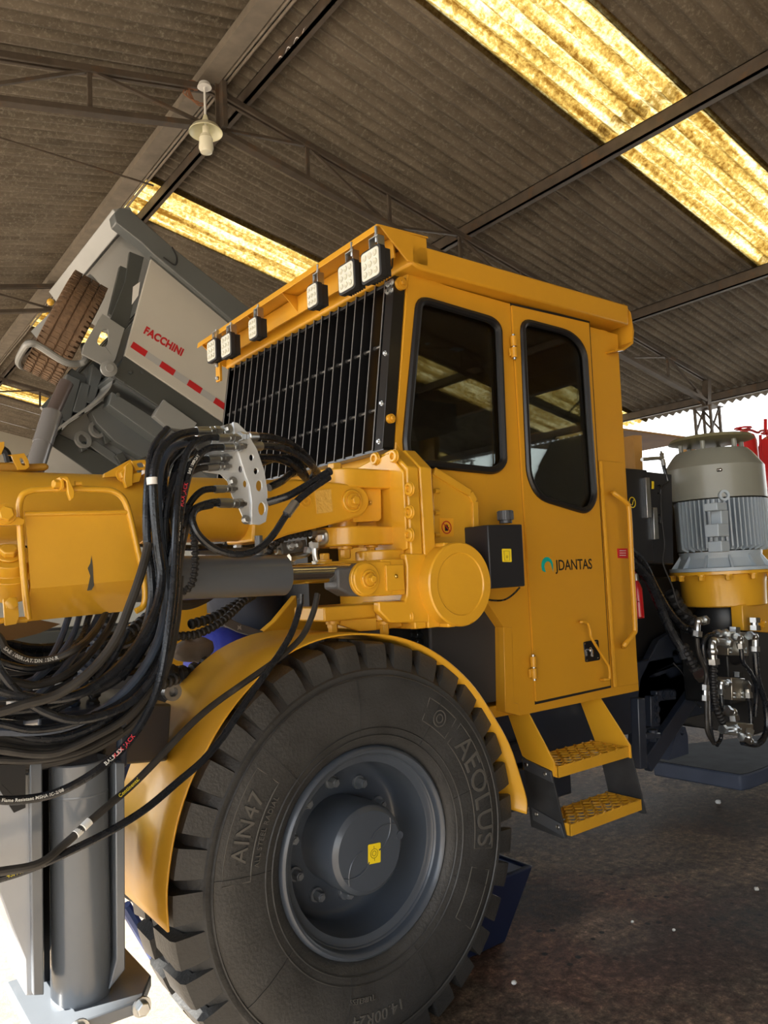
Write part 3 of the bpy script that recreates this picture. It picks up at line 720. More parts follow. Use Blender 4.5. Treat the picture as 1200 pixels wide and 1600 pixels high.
# door panel
def inset_poly(pp, s):
    cx = sum(p[0] for p in pp) / len(pp); cy = sum(p[1] for p in pp) / len(pp)
    return [(cx + (x - cx) * s[0], cy + (y - cy) * s[1]) for x, y in pp]
mb = MB(); mb.pY(inset_poly(door, (.985, .994)), YC - .012, YC - .001, holes=[inset_poly(win2, (1.0, 1.0))]); dr = part('cab_door', mb, YELC, RIG, 0, label='yellow cab door with tall tinted window')
mb = MB(); mb.pY([(797, 473), (921.3, 500.5), (955, 1074.5), (836, 1101)], YC - .0015, YC - .0005, holes=[inset_poly(win2, (1.0, 1.0))]); part('door_gap', mb, BLKM, dr)
def seal_loop(pp, y, w, off=-.004):
    c3 = [P(a, b, Y=y) for a, b in pp]; mb = MB(); mb.tube(c3, w, 8, close=True); return mb
part('window_seal', seal_loop(win2, YC - .016, .015), SEAL, dr, label='black rubber window seal')
mb = MB(); mb.pY(win2, YC - .004, YC + .002); part('window_pane', mb, GLASS, dr, label='tinted door window')
w1 = MB(); w1.tube([P(a, b, Y=YC - .006) for a, b in win1], .017, 8, close=True); sw = part('side_window_seal', w1, SEAL, RIG, label='black rubber window seal')
mb = MB(); mb.pY(win1, YC + .010, YC + .016); part('window_pane', mb, GLASS, sw, label='tinted side window')
mb = MB(); mb.tube([P(a, b, Y=YC + .03) for a, b in rrect([(762, 500), (767, 502), (776, 730), (771, 734)], 2, 2)], .004, 6, close=True); part('window_trim', mb, YELC, sw)
def hinge(cx, cy, s=1.0):
    mb = MB(); c = P(cx, cy, Y=YC - .02); u = pxl(c, 1) * s
    mb.cyl(c + V((0, 0, -17 * u)), c + V((0, 0, -1 * u)), 5 * u); mb.cyl(c + V((0, 0, 1 * u)), c + V((0, 0, 17 * u)), 5 * u)
    mb.bb(c.x, c.x + .022, c.y + .002, c.y + .012, c.z + 2 * u, c.z + 15 * u); mb.bb(c.x - .022, c.x, c.y + .002, c.y + .012, c.z - 15 * u, c.z - 2 * u)
    h = part('hinge', mb, YELC, dr, .002)
    mb = MB(); mb.cyl(c + V((0, 0, -20 * u)), c + V((0, 0, 20 * u)), 2.6 * u); part('hinge_pin', mb, ZINC, dr)
hinge(803, 542); hinge(834, 1043)
mb = MB(); mb.tube(spline([P(a, b, Y=y) for a, b, y in [(907, 972, YC - .01), (908, 972, YC - .05), (918, 973, YC - .055), (922, 985, YC - .055), (926, 1000, YC - .055), (948, 1035, YC - .055), (952, 1045, YC - .055), (952, 1060, YC - .05), (945, 1062, YC - .045), (938, 1062, YC - .01)]], 5), .0065, 8)
part('door_handle', mb, YELC, dr, label='bent yellow grab bar')
mb = MB(); mb.pY(rrect([(911, 1003), (934, 999), (937, 1031), (914, 1035)], 3), YC - .012, YC - .016); lk = part('door_lock', mb, BLK, dr, .001, label='black paddle lock with keys')
mb = MB(); c = P(921, 1015, Y=YC - .018); mb.lathe(c, NY, [(0, .011), (.006, .011), (.008, .006), (.008, 0)], 16); mb.bb(c.x - .003, c.x + .003, c.y - .02, c.y - .008, c.z - .03, c.z)
for a, b in ((914, 1006), (931, 1003), (917, 1032), (934, 1028)): mb.ball(P(a, b, Y=YC - .017), .0035, n=8)
part('door_lock', mb, CHR, dr, label='chrome key')
# cover plate at the cab rear corner, weld seam, handrail
mb = MB(); mb.pY([(936, 719), (973, 723), (998, 1068), (962, 1074)], YC - .006, YC - .0005); part('corner_cover', mb, YELC, RIG, .003)
mb = MB(); mb.tube([P(938 + 23 * t, 721 + 352 * t, Y=YC - .010) for t in [i / 30 for i in range(31)]], .0085, 6, rf=lambda i: 1 + .15 * (i % 2)); part('weld_seam', mb, YELC, RIG)
mb = MB(); mb.tube(spline([P(a, b, Y=y) for a, b, y in [(959, 770, YC - .01), (960, 771, YC - .06), (978, 785, YC - .08), (983, 800, YC - .08), (987, 880, YC - .08), (992, 975, YC - .08), (990, 990, YC - .08), (976, 1008, YC - .07), (975, 1009, YC - .01)]], 6), .012, 10)
part('handrail', mb, YELC, RIG, label='yellow handrail beside the cab door')
mb = MB(); mb.pY([(964, 857), (980, 857), (981, 872.5), (965, 872)], YC - .006, YC - .0075); wl = part('warning_label', mb, RED, RIG, label='small red warning label')
mb = MB()
for k in range(3): mb.pY([(968, 860 + 3.6 * k), (978, 860 + 3.6 * k), (978, 861 + 3.6 * k), (968, 861 + 3.6 * k)], YC - .0076, YC - .0080)
part('warning_label', mb, WHT, wl)
# JDANTAS logo
mb = MB()
c3 = P(897.5, 883, Y=YC - .0125); u = pxl(c3, 1)
o3 = P(897.5, 883, Y=YC - .0125)
ex = (P(926, 883, Y=YC - .0125) - P(870, 883, Y=YC - .0125)); hx = ex.length / 56; ex.normalize()
text_into(mb, 'JDANTAS', 22.5 * u * 1.02, lambda x, y, z: o3 + V((x * .93, -z, y)), .0006, .0008, .98)
part('logo_lettering', mb, STB, dr, label='black JDANTAS lettering')
mb = MB(); lc = P(855, 884, Y=YC - .0125); R1 = 10.5 * u * 1.25
pts = [(R1 * cos(a) * 1.0, R1 * sin(a)) for a in [radians(d) for d in range(0, 196, 10)]] + [(-R1 * .9, -R1 * .55), (-R1 * .30, -R1 * .75)]
inn = [(R1 * .12 + R1 * .62 * cos(a), -R1 * .12 + R1 * .62 * sin(a)) for a in [radians(d) for d in range(190, -1, -12)]]
mb.prism([lc + V((x, 0, y)) for x, y in pts + inn + [(R1 * .95, -R1 * .75)]], (0, -.0006, 0)); part('logo_mark', mb, TEAL, dr, label='turquoise crescent logo')
# lower front corner bodywork
mb = MB(); mb.pY([(747, 1022), (788, 1022), (790, 1112), (812, 1119), (745, 1102)], 2.42, 2.46); mb.pY([(800, 980), (787, 980), (790, 1113), (812, 1118), (811, 1100), (803, 1098)], YC - .003, YC + .03); mb.bb(2.06, 2.36, 2.46, 3.2, .95, 1.03)
part('cab_corner_box', mb, YELC, RIG, .004)
mb = MB(); mb.pY([(756, 930), (800, 975), (800, 1030), (740, 1030), (700, 960)], 2.75, 2.78); part('wheel_arch', mb, BLKM, RIG)
# ---- windscreen guard
mb = MB()
gx = lambda z: fx(z) - .06
def g3(y, z, d=0): return V((gx(z) + d, y, z))
YG0, YG1 = 2.255, 3.72; ZG0 = 2.07
def ztop(y): return 2.765
N = 22
ys = [YG0 + .06 + (YG1 - YG0 - .06) * i / (N - 1) for i in range(N)]
mb.prism([g3(YG0, ZG0), g3(YG0 + .05, ZG0), g3(YG0 + .05, ztop(0)), g3(YG0, ztop(0))], (.055, 0, 0))
for z in (ZG0, 2.75): mb.bar(g3(YG0, z, .03), g3(YG1, z, .03), .05, .012)
mb.prism([g3(YG1, ZG0), g3(YG1 + .02, ZG0), g3(YG1 + .02, ztop(0)), g3(YG1, ztop(0))], (.055, 0, 0))
guard = part('windscreen_guard', mb, BLK, RIG, .001, label='black slatted windscreen guard')
for y in ys:
    mb = MB(); mb.prism([g3(y, ZG0), g3(y + .006, ZG0), g3(y + .006, ztop(y)), g3(y, ztop(y))], (.05, 0, 0)); mb.mi = 1; mb.prism([g3(y, ZG0, -.0012), g3(y + .006, ZG0, -.0012), g3(y + .006, ztop(y), -.0012), g3(y, ztop(y), -.0012)], (.0011, 0, 0)); part('guard_slat', mb, [BLK, mat('slat_edge', (.20, .20, .20), .35, .5)], guard)
for zz in (2.24, 2.50):
    mb = MB(); mb.tube([g3(YG0 + .02, zz, .020), g3(YG1, zz, .020)], .0065, 8)
    for y in ys: mb.cyl(g3(y - .012, zz, .020), g3(y + .018, zz, .020), .009, n=8)
    part('guard_rod', mb, mat('dark_steel', (.12, .12, .12), .3, .8), guard)
mb = MB()
for z in (2.74, 2.71): 
    for y in (YG0 + .012, YG0 + .038): mb.bolt(g3(y, z, -.001), NX, .009, .012)
for z in (2.45, 2.25, 2.10): mb.bolt(g3(YG0 + .022, z, -.001), NX, .007, .01)
part('guard_bolt', mb, ZINC, guard)
mb = MB(); mb.quad([fpt(W0 - .02, zs0 - .02, .02), fpt(W1 + .02, zs0 - .02, .02), fpt(W1 + .02, zs1 + .02, .02), fpt(W0 - .02, zs1 + .02, .02)]); part('windscreen', mb, mat('dark_windscreen', (.006, .006, .006), .06), RIG)
for a, b, yy, xx in ((627, 443, YC, 0), (611, 654, YC, 0)):
    mb = MB(); c = P(a, b, Y=YC - .004); mb.cyl(c + V((0, .02, 0)), c + V((0, -.006, 0)), .026 if b < 500 else .018); mb.bolt(c + V((0, -.006, 0)), NY, .010, .012); part('guard_lug', mb, [YELC], RIG)
mb = MB(); q = P(346, 582, X=1.78); mb.bb(1.76, 1.775, q.y - .02, q.y + .03, q.z - .05, q.z + .05); part('guard_bracket', mb, YELC, RIG, .002)
mb = MB(); mb.bolt((1.755, q.y, q.z + .035), NX, .008, .01); mb.bolt((1.755, q.y, q.z - .035), NX, .008, .01); part('guard_bolt', mb, ZINC, guard)
# ---- work lights under the visor
def work_light(px, py, w, h, X=1.66, d=.055):
    c = P(px, py, X=X); u = pxl(c, 1)
    Y_ = c.y; 
    hw, hh = w / 2, h / 2
    q = [(c.y - hw, c.z - hh), (c.y + hw, c.z - hh), (c.y + hw, c.z + hh), (c.y - hw, c.z + hh)]
    rq = rrect(q, .018, 4)
    mb = MB(); mb.prism([(X, y, z) for y, z in rq], (d * .45, 0, 0)); ri = [(c.y + (y - c.y) * .82, c.z + (z - c.z) * .82) for y, z in rq]
    mb.prism([(X + d * .45, y, z) for y, z in ri], (d * .55, 0, 0))
    for k in range(7): mb.bb(X + d * .45, X + d * 1.05, c.y - hw * .8 + k * hw * .26, c.y - hw * .8 + k * hw * .26 + .004, c.z - hh * .86, c.z + hh * .86)
    lamp = part('work_light', mb, BLKM, RIG, .003, label='black square work light')
    rl = [(c.y + (y - c.y) * .86, c.z + (z - c.z) * .86) for y, z in rq]
    mb = MB(); mb.prism([(X - .003, y, z) for y, z in rl], (.003, 0, 0))
    part('lamp_lens', mb, LENS, lamp, label='pale LED lens')
    mb = MB()
    nx = 3; nz = 3
    for i in range(nx):
        for j in range(nz): mb.lathe((X - .004, c.y + (i - 1) * hw * .52, c.z + (j - 1) * hh * .52), NX, [(0, hw * .2), (.002, hw * .19), (.002, hw * .12), (0, hw * .05)], 10)
    part('lamp_diode', mb, mat('led_cell', (.70, .69, .58), .2), lamp)
    mb = MB(); zt_ = 2.905; t = hw * .45
    mb.bb(X + d * .3, X + d * .9, c.y - t, c.y - t + .004, c.z + hh * .8, c.z + hh + .045); mb.bb(X + d * .3, X + d * .9, c.y + t - .004, c.y + t, c.z + hh * .8, c.z + hh + .045)
    mb.bb(X + d * .3, X + d * .9, c.y - t, c.y + t, c.z + hh + .045, c.z + hh + .049); mb.cyl((X + d * .6, c.y, c.z + hh + .03), (X + d * .6, c.y, zt_), .006, n=8); mb.bolt((X + d * .6, c.y, c.z + hh + .05), (0, 0, 1), .009, .012)
    part('lamp_bracket', mb, ZINC, lamp, .001)
work_light(579, 413, .125, .125); work_light(541, 433, .115, .12); work_light(488, 462, .085, .105); work_light(395, 513, .085, .105); work_light(353, 540, .115, .12); work_light(330.5, 548, .11, .115)
mb = MB(); mb.tube(spline([P(603, 425, X=1.72), P(612, 418, X=1.74), P(613, 405, X=1.8)], 5), .004, 6); part('lamp_cable', mb, BLKM, vis)
# ---- washer reservoir box on the cab side
mb = MB(); mb.pY([(762, 820), (816, 819), (821, 916), (767, 920)], 2.085, YC - .02); bx = part('fluid_tank', mb, SHEETB, RIG, .005, label='black sheet-metal fluid box')
c = P(790, 812, Y=2.15); mb = MB(); u = pxl(c, 1)
mb.cyl(c + V((0, 0, -6 * u)), c + V((0, 0, -1 * u)), 10 * u); mb.cyl(c + V((0, 0, -1 * u)), c + V((0, 0, 14 * u)), 12.5 * u, 12 * u)
for k in range(20): a = 2 * pi * k / 20; mb.bb(c.x + 12.3 * u * cos(a) - .0015, c.x + 12.3 * u * cos(a) + .0015, c.y + 12.3 * u * sin(a) - .0015, c.y + 12.3 * u * sin(a) + .0015, c.z, c.z + 13 * u)
part('tank_cap', mb, mat('cap_grey', (.05, .053, .06), .35), bx, .001, label='ribbed grey screw cap')
mb = MB(); mb.pY(rrect([(784, 857.5), (798.5, 857.5), (799.5, 878), (785, 878)], 1.5, 2), 2.0845, 2.0835); part('tank_sticker', mb, STY, bx, label='yellow fluid level sticker')
mb = MB(); mb.tube([P(a, b, Y=2.083) for a, b in ((787.5, 861), (788.5, 876), (796.5, 876), (796, 861))], .0008, 5, close=True); mb.lathe(P(792.2, 870, Y=2.083), NY, [(0, .005), (.0006, .005), (.0006, .0038), (0, .0038)], 16, closed=True); part('tank_sticker', mb, STB, bx)
mb = MB(); mb.tube(spline([P(a, b, Y=2.2) for a, b in ((812, 918), (800, 930), (785, 938), (762, 937), (745, 930))], 5), .004, 6); part('tank_hose', mb, RUB, bx)
# ---- access steps
XS0, XS1 = 2.445, 2.93
def side(x0, th, m, pts, nm, parent, lb=None, bev=.001):
    mb = MB(); mb.prism([(x0, y, z) for y, z in pts], (th, 0, 0)); return part(nm, mb, m, parent, bev, label=lb)
stair = side(XS0, .008, YEL, [(2.40, .99), (2.275, .99), (2.145, .80), (2.15, .745), (2.175, .745), (2.32, .80)], 'access_step', RIG, 'yellow two-tread access step')
side(XS1, .008, YEL, [(2.40, .99), (2.275, .99), (2.125, .79), (2.125, .735), (2.30, .745)], 'step_side', stair)
rb = mat('step_rubber', (.022, .024, .027), .6, var=.4, vs=12, bump=.1)
side(XS0 - .004, .007, rb, [(2.315, .795), (2.16, .765), (2.105, .515), (2.125, .505), (2.29, .515)], 'rubber_plate', stair, 'dark flexible rubber side plate')
side(XS1 + .008, .007, rb, [(2.31, .77), (2.13, .765), (2.075, .505), (2.095, .50), (2.26, .53)], 'rubber_plate', stair, 'dark flexible rubber side plate')
DG2 = mat('clamp_grey', (.05, .056, .065), .4)
side(XS0 - .010, .006, DG2, [(2.313, .795), (2.16, .763), (2.152, .72), (2.308, .75)], 'clamp_strip', stair)
side(XS0 - .010, .006, DG2, [(2.278, .60), (2.125, .565), (2.108, .515), (2.272, .548)], 'clamp_strip', stair)
mb = MB()
for y, z in ((2.29, .77), (2.19, .75), (2.25, .575), (2.14, .548)): mb.lathe((XS0 - .010, y, z), NX, [(0, .009), (.003, .007), (.004, 0)], 12)
part('step_rivet', mb, ZINC, stair)
def tread(y0, y1, zt):
    mb = MB()
    mb.bb(XS0 + .008, XS1, y0 - .002, y0 + .004, zt - .045, zt); mb.bb(XS0 + .008, XS1, y1 - .004, y1, zt - .045, zt)
    mb.bb(XS0 + .008, XS0 + .012, y0, y1, zt - .045, zt); mb.bb(XS1 - .004, XS1, y0, y1, zt - .045, zt)
    n = 6; m_ = 8; w = (XS1 - XS0 - .01) / m_; hd = (y1 - y0) / n
    for j in range(n + 1):
        pts = []
        for i in range(m_ * 6 + 1):
            x = XS0 + .010 + (XS1 - XS0 - .012) * i / (m_ * 6); ph = (i / 6 + .5 * (j % 2)) % 1
            pts.append((x, min(max(y0 + j * hd + hd * .30 * cos(2 * pi * ph), y0), y1), zt - .004 + .005 * (ph > .55)))
        mb.tube(pts, .0042, 4)
        if j < n:
            for i in range(m_): 
                x = XS0 + .012 + w * (i + .5 * (j % 2)); mb.bb(x - .003, x + .012, y0 + j * hd + .006, y0 + (j + 1) * hd - .006, zt - .006, zt + .001)
    part('step_tread', mb, YELD, stair, label='yellow perforated grip tread')
tread(2.135, 2.33, .785); tread(2.09, 2.262, .565)
# ================================================================ BOOM, SWING BRACKET, CYLINDER
BY = 2.35
def XY(px, py, Y=BY): return P(px, py, Y=Y)
# boom tube
a = XY(-160, 797); b = XY(436, 797); r = XY(340, 748).z - XY(340, 797).z
a = V((-.35, BY, 1.822)); b = V((1.30, BY, 1.838))
mb = MB(); mb.cyl(a, b, .104, .107, 64)
boom = part('boom', mb, YELD, RIG, .003, label='yellow round boom tube')
mb = MB(); d = (b - a).normalized()
mb.lathe(a + d * 1.17, d, [(0, .104), (.004, .108), (.02, .108), (.024, .104)], 48); part('boom_weld', mb, YELD, boom)
# flat tapered arm end with rounded eye
pts = [(395, 775), (430, 752), (460, 748), (520, 753), (552, 757)] + [(552 + 26 * cos(t), 783 - 26 * sin(t)) for t in [radians(k) for k in range(80, -100, -15)]] + [(548, 812), (500, 824), (450, 836), (425, 846), (395, 846)]
mb = MB(); mb.pY(pts, 2.235, BY + .085); arm = part('boom_fork', mb, YEL, boom, .008)
def pin(px, py, Y, ro, ri, parent, h=.012, hx=.010, mm=YEL):
    mb = MB(); c = P(px, py, Y=Y); mb.lathe(c, NY, [(0, ro), (h * .8, ro), (h, ro * .93), (h, ro * .80), (h * .6, ro * .76), (h * .6, ri), (h * 1.3, ri), (h * 1.3, 0)], 40); mb.bolt(c + V((0, -h * 1.1, 0)), NY, ri * .62, .022, False)
    for s in (1, -1): mb.ball(c + V((.6 * ro, -h * .8, s * ro * .5)), .003, n=8)
    return part('pivot_pin', mb, mm, parent, .001)
pin(549, 783, 2.235, .042, .026, arm)
mb = MB(); c = P(477, 783, Y=2.235); mb.lathe(c, NY, [(0, .022), (.006, .022), (.006, .018), (.002, .018), (.002, .010), (.006, .010), (.006, .006), (0, .006)], 28); part('pivot_pin', mb, YEL, arm)
mb = MB(); mb.pY([(492, 767), (517, 764), (520, 800), (495, 803)], 2.2335, 2.235); part('wear_pad', mb, mat('wet_yellow', (.70, .42, .09), .12, bump=.5, bs=50), arm)
# block the arm turns on
mb = MB(); mb.pY(rrect([(552, 759), (592, 756), (595, 758), (596, 810), (592, 814), (552, 816)], 2, 2), 2.262, 2.41); blk = part('knuckle_block', mb, YEL, boom, .006)
mb = MB(); c = P(577, 785, Y=2.262); mb.lathe(c, NY, [(0, .012), (.003, .012), (.004, .008), (.004, 0)], 16); mb.ball(c + V((0, -.006, 0)), .005, n=8); part('grease_nipple', mb, BRASS, blk)
# ---- big swing bracket
XB = 1.745
brk = thing if 0 else None
def yz_plate(mb, x0, x1, pts): mb.prism([(x0, y, z) for y, z in pts], (x1 - x0, 0, 0))
mb = MB()
zT = 2.045; zB = 1.395
yz_plate(mb, XB, XB + .055, [(2.14, zB), (2.14, 1.985), (2.235, 2.065), (2.50, 2.02), (2.62, 1.95), (2.62, zB + .08), (2.50, zB)])
bracket = part('swing_bracket', mb, YEL, RIG, .006, label='heavy yellow bolted swing bracket')
mb = MB(); yz_plate(mb, XB + .058, XB + .115, [(2.135, zB), (2.135, 1.985), (2.225, 2.065), (2.50, 2.02), (2.62, 1.95), (2.62, zB)]); part('bracket_plate', mb, YEL, bracket, .005)
# heavier lower body of bracket with recess
mb = MB(); mb.pY([(633, 865), (668, 865), (671, 973), (610, 973), (592, 955), (592, 940), (633, 940), (636, 930), (636, 885)], 2.135, 2.17)
mb.bb(1.60, XB, 2.21, 2.50, 1.40, 1.46)
part('bracket_web', mb, YEL, bracket, .006)
# socket-head bolts on the plate
def plate_bolt(y, z, x=XB - .011, r=.0235):
    mb = MB(); mb.lathe((x, y, z), NX, [(0, r * 1.12), (.004, r * 1.12), (.004, r), (.011, r), (.014, r * .88), (.014, r * .55), (.003, r * .5), (.003, 0)], 24)
    part('socket_bolt', mb, YEL, bracket, .0008)
for py in (764, 800, 836): q = P(641.5, py, X=XB - .01); plate_bolt(q.y, q.z)
q = P(617, 713, X=XB - .01); plate_bolt(q.y, q.z); q = P(588, 717, X=XB - .01); plate_bolt(q.y, q.z); q = P(597, 961, X=XB - .01); plate_bolt(q.y, q.z)
q = P(640, 963, X=XB - .01); plate_bolt(q.y, q.z); q = P(557, 962, X=XB - .01); plate_bolt(q.y, q.z, r=.016)
# bolted flange strip behind the bolts
mb = MB(); yz_plate(mb, XB - .012, XB, [(2.15, 1.685), (2.15, 1.97), (2.235, 2.05), (2.34, 2.03), (2.34, 1.66), (2.25, 1.66)]); part('bracket_flange', mb, YEL, bracket, .004)
# lugs (horizontal plates with rounded nose)
def lug(x0, x1, yc, hw, z0, z1, nose=True, nm='bracket_lug', bev=.006):
    mb = MB(); pts = []
    if nose:
        for k in range(13): t = pi / 2 + pi * k / 12; pts.append((x0 + hw + hw * cos(t), yc + hw * sin(t), z0))
    else: pts += [(x0, yc + hw, z0), (x0, yc - hw, z0)]
    pts += [(x1, yc - hw, z0), (x1, yc + hw, z0)]
    mb.prism(pts, (0, 0, z1 - z0)); return part(nm, mb, YEL, bracket, bev)
LY = 2.335
lug(1.475, XB, LY, .105, 1.915, 1.985)
lug(1.48, XB, LY, .105, 1.705, 1.775)
mb = MB(); mb.cyl((1.585, LY, 1.70), (1.585, LY, 1.99), .055); mb.bb(1.64, XB, LY - .01, LY + .08, 1.77, 1.92); part('pivot_column', mb, YEL, bracket, .003)
mb = MB(); mb.bolt((1.56, LY, 1.985), (0, 0, 1), .028, .03); mb.bolt((1.56, 2.29, 1.705), (0, 0, -1), .020, .045); mb.bolt((1.66, 2.27, 1.705), (0, 0, -1), .018, .03); part('lug_bolt', mb, YELD, bracket, .001)
# lower pair, carrying the cylinder block
lug(1.60, XB, 2.26, .085, 1.615, 1.685)
lug(1.61, XB, 2.25, .075, 1.43, 1.50)
mb = MB(); mb.prism([(1.42, 2.22, 1.60), (1.42, 2.42, 1.60), (1.62, 2.42, 1.60), (1.62, 2.22, 1.60)], (0, 0, .05)); mb.prism([(1.40, 2.20, 1.445), (1.40, 2.40, 1.445), (1.62, 2.40, 1.445), (1.62, 2.20, 1.445)], (0, 0, .05)); part('bracket_lug', mb, YELD, bracket, .006)
mb = MB(); mb.bolt((1.46, 2.24, 1.445), (0, 0, -1), .018, .05); mb.bolt((1.66, 2.21, 1.43), (0, 0, -1), .018, .05); mb.bolt((1.45, 2.26, 1.65), (0, 0, 1), .018, .03)
part('lug_bolt', mb, YELD, bracket, .001)
mb = MB(); mb.prism([(1.44, 2.24, 1.445), (1.62, 2.20, 1.445), (1.62, 2.20, 1.40), (1.56, 2.22, 1.40)], (0, .02, 0)); mb.pY([(592, 952), (640, 975), (668, 975), (668, 955), (630, 952)], 2.16, 2.20); part('bracket_gusset', mb, YEL, bracket, .003)
# rotary drum with cover disc, and web plate
mb = MB(); dc = P(718, 912.5, Y=2.085)
mb.lathe((dc.x, 2.075, dc.z), (0, 1, 0), [(0.004, 0), (.004, .112), (.000, .116), (.0, .150), (.006, .155), (.10, .155), (.10, .145), (.42, .145), (.42, 0)], 72); drum = part('swing_drum', mb, YEL, bracket, .0, ang=25, label='round yellow rotary actuator')
mb = MB(); mb.bb(XB + .115, dc.x - .02, 2.09, 2.45, dc.z - .155, dc.z + .155); part('drum_housing', mb, YEL, bracket, .006)
mb = MB(); mb.pY([(677, 738), (735, 774), (742, 784), (743, 838), (757, 862), (757, 885), (735, 880), (678, 868)], 2.215, 2.235); web = part('web_plate', mb, YEL, bracket, .004)
mb = MB(); fl = [P(a, b, Y=2.215) for a, b in ((677, 736), (733, 771), (741, 784), (742, 838), (757, 864), (757, 890))]
for p, q in zip(fl, fl[1:]): mb.bar(p + V((0, -.004, 0)), q + V((0, -.004, 0)), .03, .010, up=(0, 1, 0))
part('web_flange', mb, YEL, bracket, .002)
mb = MB()
for py in (767, 801, 836): mb.cyl(P(679, py, Y=2.20), P(679, py, Y=2.20) + V((.022, 0, 0)), .009); mb.ball(P(684, py, Y=2.20), .009, n=10)
part('lug_bolt', mb, YEL, bracket)
mb = MB(); mb.pY([(686, 809.5), (708, 810), (708.5, 838.5), (686.5, 839)], 2.214, 2.2125); ps = part('warning_sticker', mb, mat('sticker_amber', (.78, .38, .02), .4), bracket, label='amber keep-hands-out sticker')
mb = MB(); c = P(697.7, 824, Y=2.212); mb.lathe(c, NY, [(0, .0255), (.0008, .0255), (.0008, .0215), (0, .0215)], 32, closed=True)
mb.bar(c + V((-.017, -.001, .016)), c + V((.017, -.001, -.016)), .0032, .0008, up=(0, 1, 0)); part('warning_sticker', mb, REDS, bracket)
mb = MB(); hp = [(-.009, -.014), (.006, -.014), (.010, -.006), (.014, .000), (.0115, .002), (.008, -.002), (.008, .010), (.006, .010), (.0045, .002), (.003, .013), (.001, .013), (.0, .003), (-.002, .012), (-.004, .012), (-.0045, .002), (-.007, .009), (-.009, .008)]
mb.prism([c + V((x, .0002, z)) for x, z in hp], (0, -.0006, 0)); part('warning_sticker', mb, STB, bracket)
# ---- boom cylinder
CY = 2.20
ca = V((.30, CY, 1.605)); 
p1 = P(432, 902, Y=CY); p0 = P(215, 905, Y=CY); rr = (P(340, 869, Y=CY).z - P(340, 936, Y=CY).z) / 2
cz = P(340, 902.5, Y=CY).z
ax0 = V((P(200, 900, Y=CY).x, CY, cz + .005)); ax1 = V((P(439, 905, Y=CY).x, CY, cz))
mb = MB(); mb.cyl(ax0, ax1, rr, n=64); cyl_ = part('boom_cylinder', mb, MGR, RIG, .006, label='dark grey hydraulic cylinder under the boom')
mb = MB(); mb.lathe(ax1 - V((.008, 0, 0)), (1, 0, 0), [(0, rr * 1.01), (.016, rr * 1.01), (.020, rr * .95), (.020, 0)], 64); mb.lathe(ax1 - V((.10, 0, 0)), (1, 0, 0), [(0, rr * 1.004), (.002, rr * 1.004)], 64); part('cylinder_head', mb, MGR, cyl_)
ax2 = V((P(545, 905, Y=CY).x, CY, cz)); r2 = rr * .50
mb = MB(); mb.cyl(ax1, ax2, r2, n=48); part('piston_rod', mb, CHR, cyl_, label='polished chrome piston rod')
mb = MB(); mb.pY([(527, 889), (531, 887), (548, 886), (557, 880), (590, 880), (590, 932), (548, 931), (533, 922), (528, 920)], CY - .045, CY + .045); part('rod_eye', mb, mat('rod_eye_grey', (.075, .078, .085), .5, bump=.3), cyl_, .008)
mb = MB(); mb.cyl(P(405, 866, Y=CY), P(405, 866, Y=CY) + V((0, 0, .06)), .013); mb.cyl(P(403, 868, Y=CY), P(403, 868, Y=CY) + V((0, 0, .02)), .02); part('cylinder_port', mb, MGR, cyl_, .001)
mb = MB(); cc = P(567, 905, Y=CY - .05)
pp = [(cc.x + .058 * cos(t), cc.z + .060 * sin(t)) for t in [radians(k) for k in range(90, 271, 12)]] + [(cc.x + .115, cc.z - .060), (cc.x + .115, cc.z + .060)]
mb.prism([(x, CY - .065, z) for x, z in pp], (0, .02, 0)); mb.prism([(x, CY + .05, z) for x, z in pp], (0, .02, 0)); mb.bb(cc.x + .07, cc.x + .175, CY - .0635, CY + .09, cc.z - .062, cc.z + .066); clv = part('clevis_block', mb, YEL, bracket, .005)
mb = MB(); mb.lathe((cc.x, CY - .065, cc.z), NY, [(0, .056), (.008, .056), (.012, .052), (.012, 0)], 48); mb.bb(cc.x + .085, cc.x + .165, CY - .073, CY - .064, cc.z - .045, cc.z + .045); part('clevis_cap', mb, YEL, bracket, .002)
pin(576, 905, CY - .077, .032, .021, bracket, .010)
mb = MB(); mb.ball((cc.x + .125, CY - .078, cc.z + .005), .007, n=10); part('grease_nipple', mb, BRASS, bracket)
# second small cylinder and dark hydraulics behind it
mb = MB(); mb.cyl(P(300, 858, Y=2.55), P(470, 862, Y=2.55), .02); mb.pY([(440, 848), (478, 843), (482, 862), (442, 866)], 2.38, 2.44); vb = part('valve_block', mb, mat('valve_grey', (.10, .10, .095), .5), RIG, .003)
mb = MB()
for a, b in ((454, 853), (466, 851)): mb.bolt(P(a, b, Y=2.38), NY, .012, .012)
def elbow(mb, pts, Y, r=.012):
    q = [P(a, b, Y=Y) for a, b in pts]; mb.tube(spline(q, 4), r, 10)
    for p, k in ((q[0], q[1]), (q[-1], q[-2])): mb.lathe(p, (k - p), [(0, 0), (0, r * 1.7), (.02, r * 1.7), (.02, 0)], 6)
elbow(mb, [(484, 833), (505, 831), (509, 840), (505, 850), (487, 854)], 2.30); elbow(mb, [(492, 848), (492, 866), (496, 884)], 2.28, .010); elbow(mb, [(452, 872), (480, 866), (482, 856)], 2.32, .009); elbow(mb, [(440, 878), (455, 880), (458, 890)], 2.3, .008)
elbow(mb, [(408, 858), (440, 862)], 2.4, .008); elbow(mb, [(372, 842), (372, 856)], 2.45, .010)
part('hose_fitting', mb, ZINC, vb)
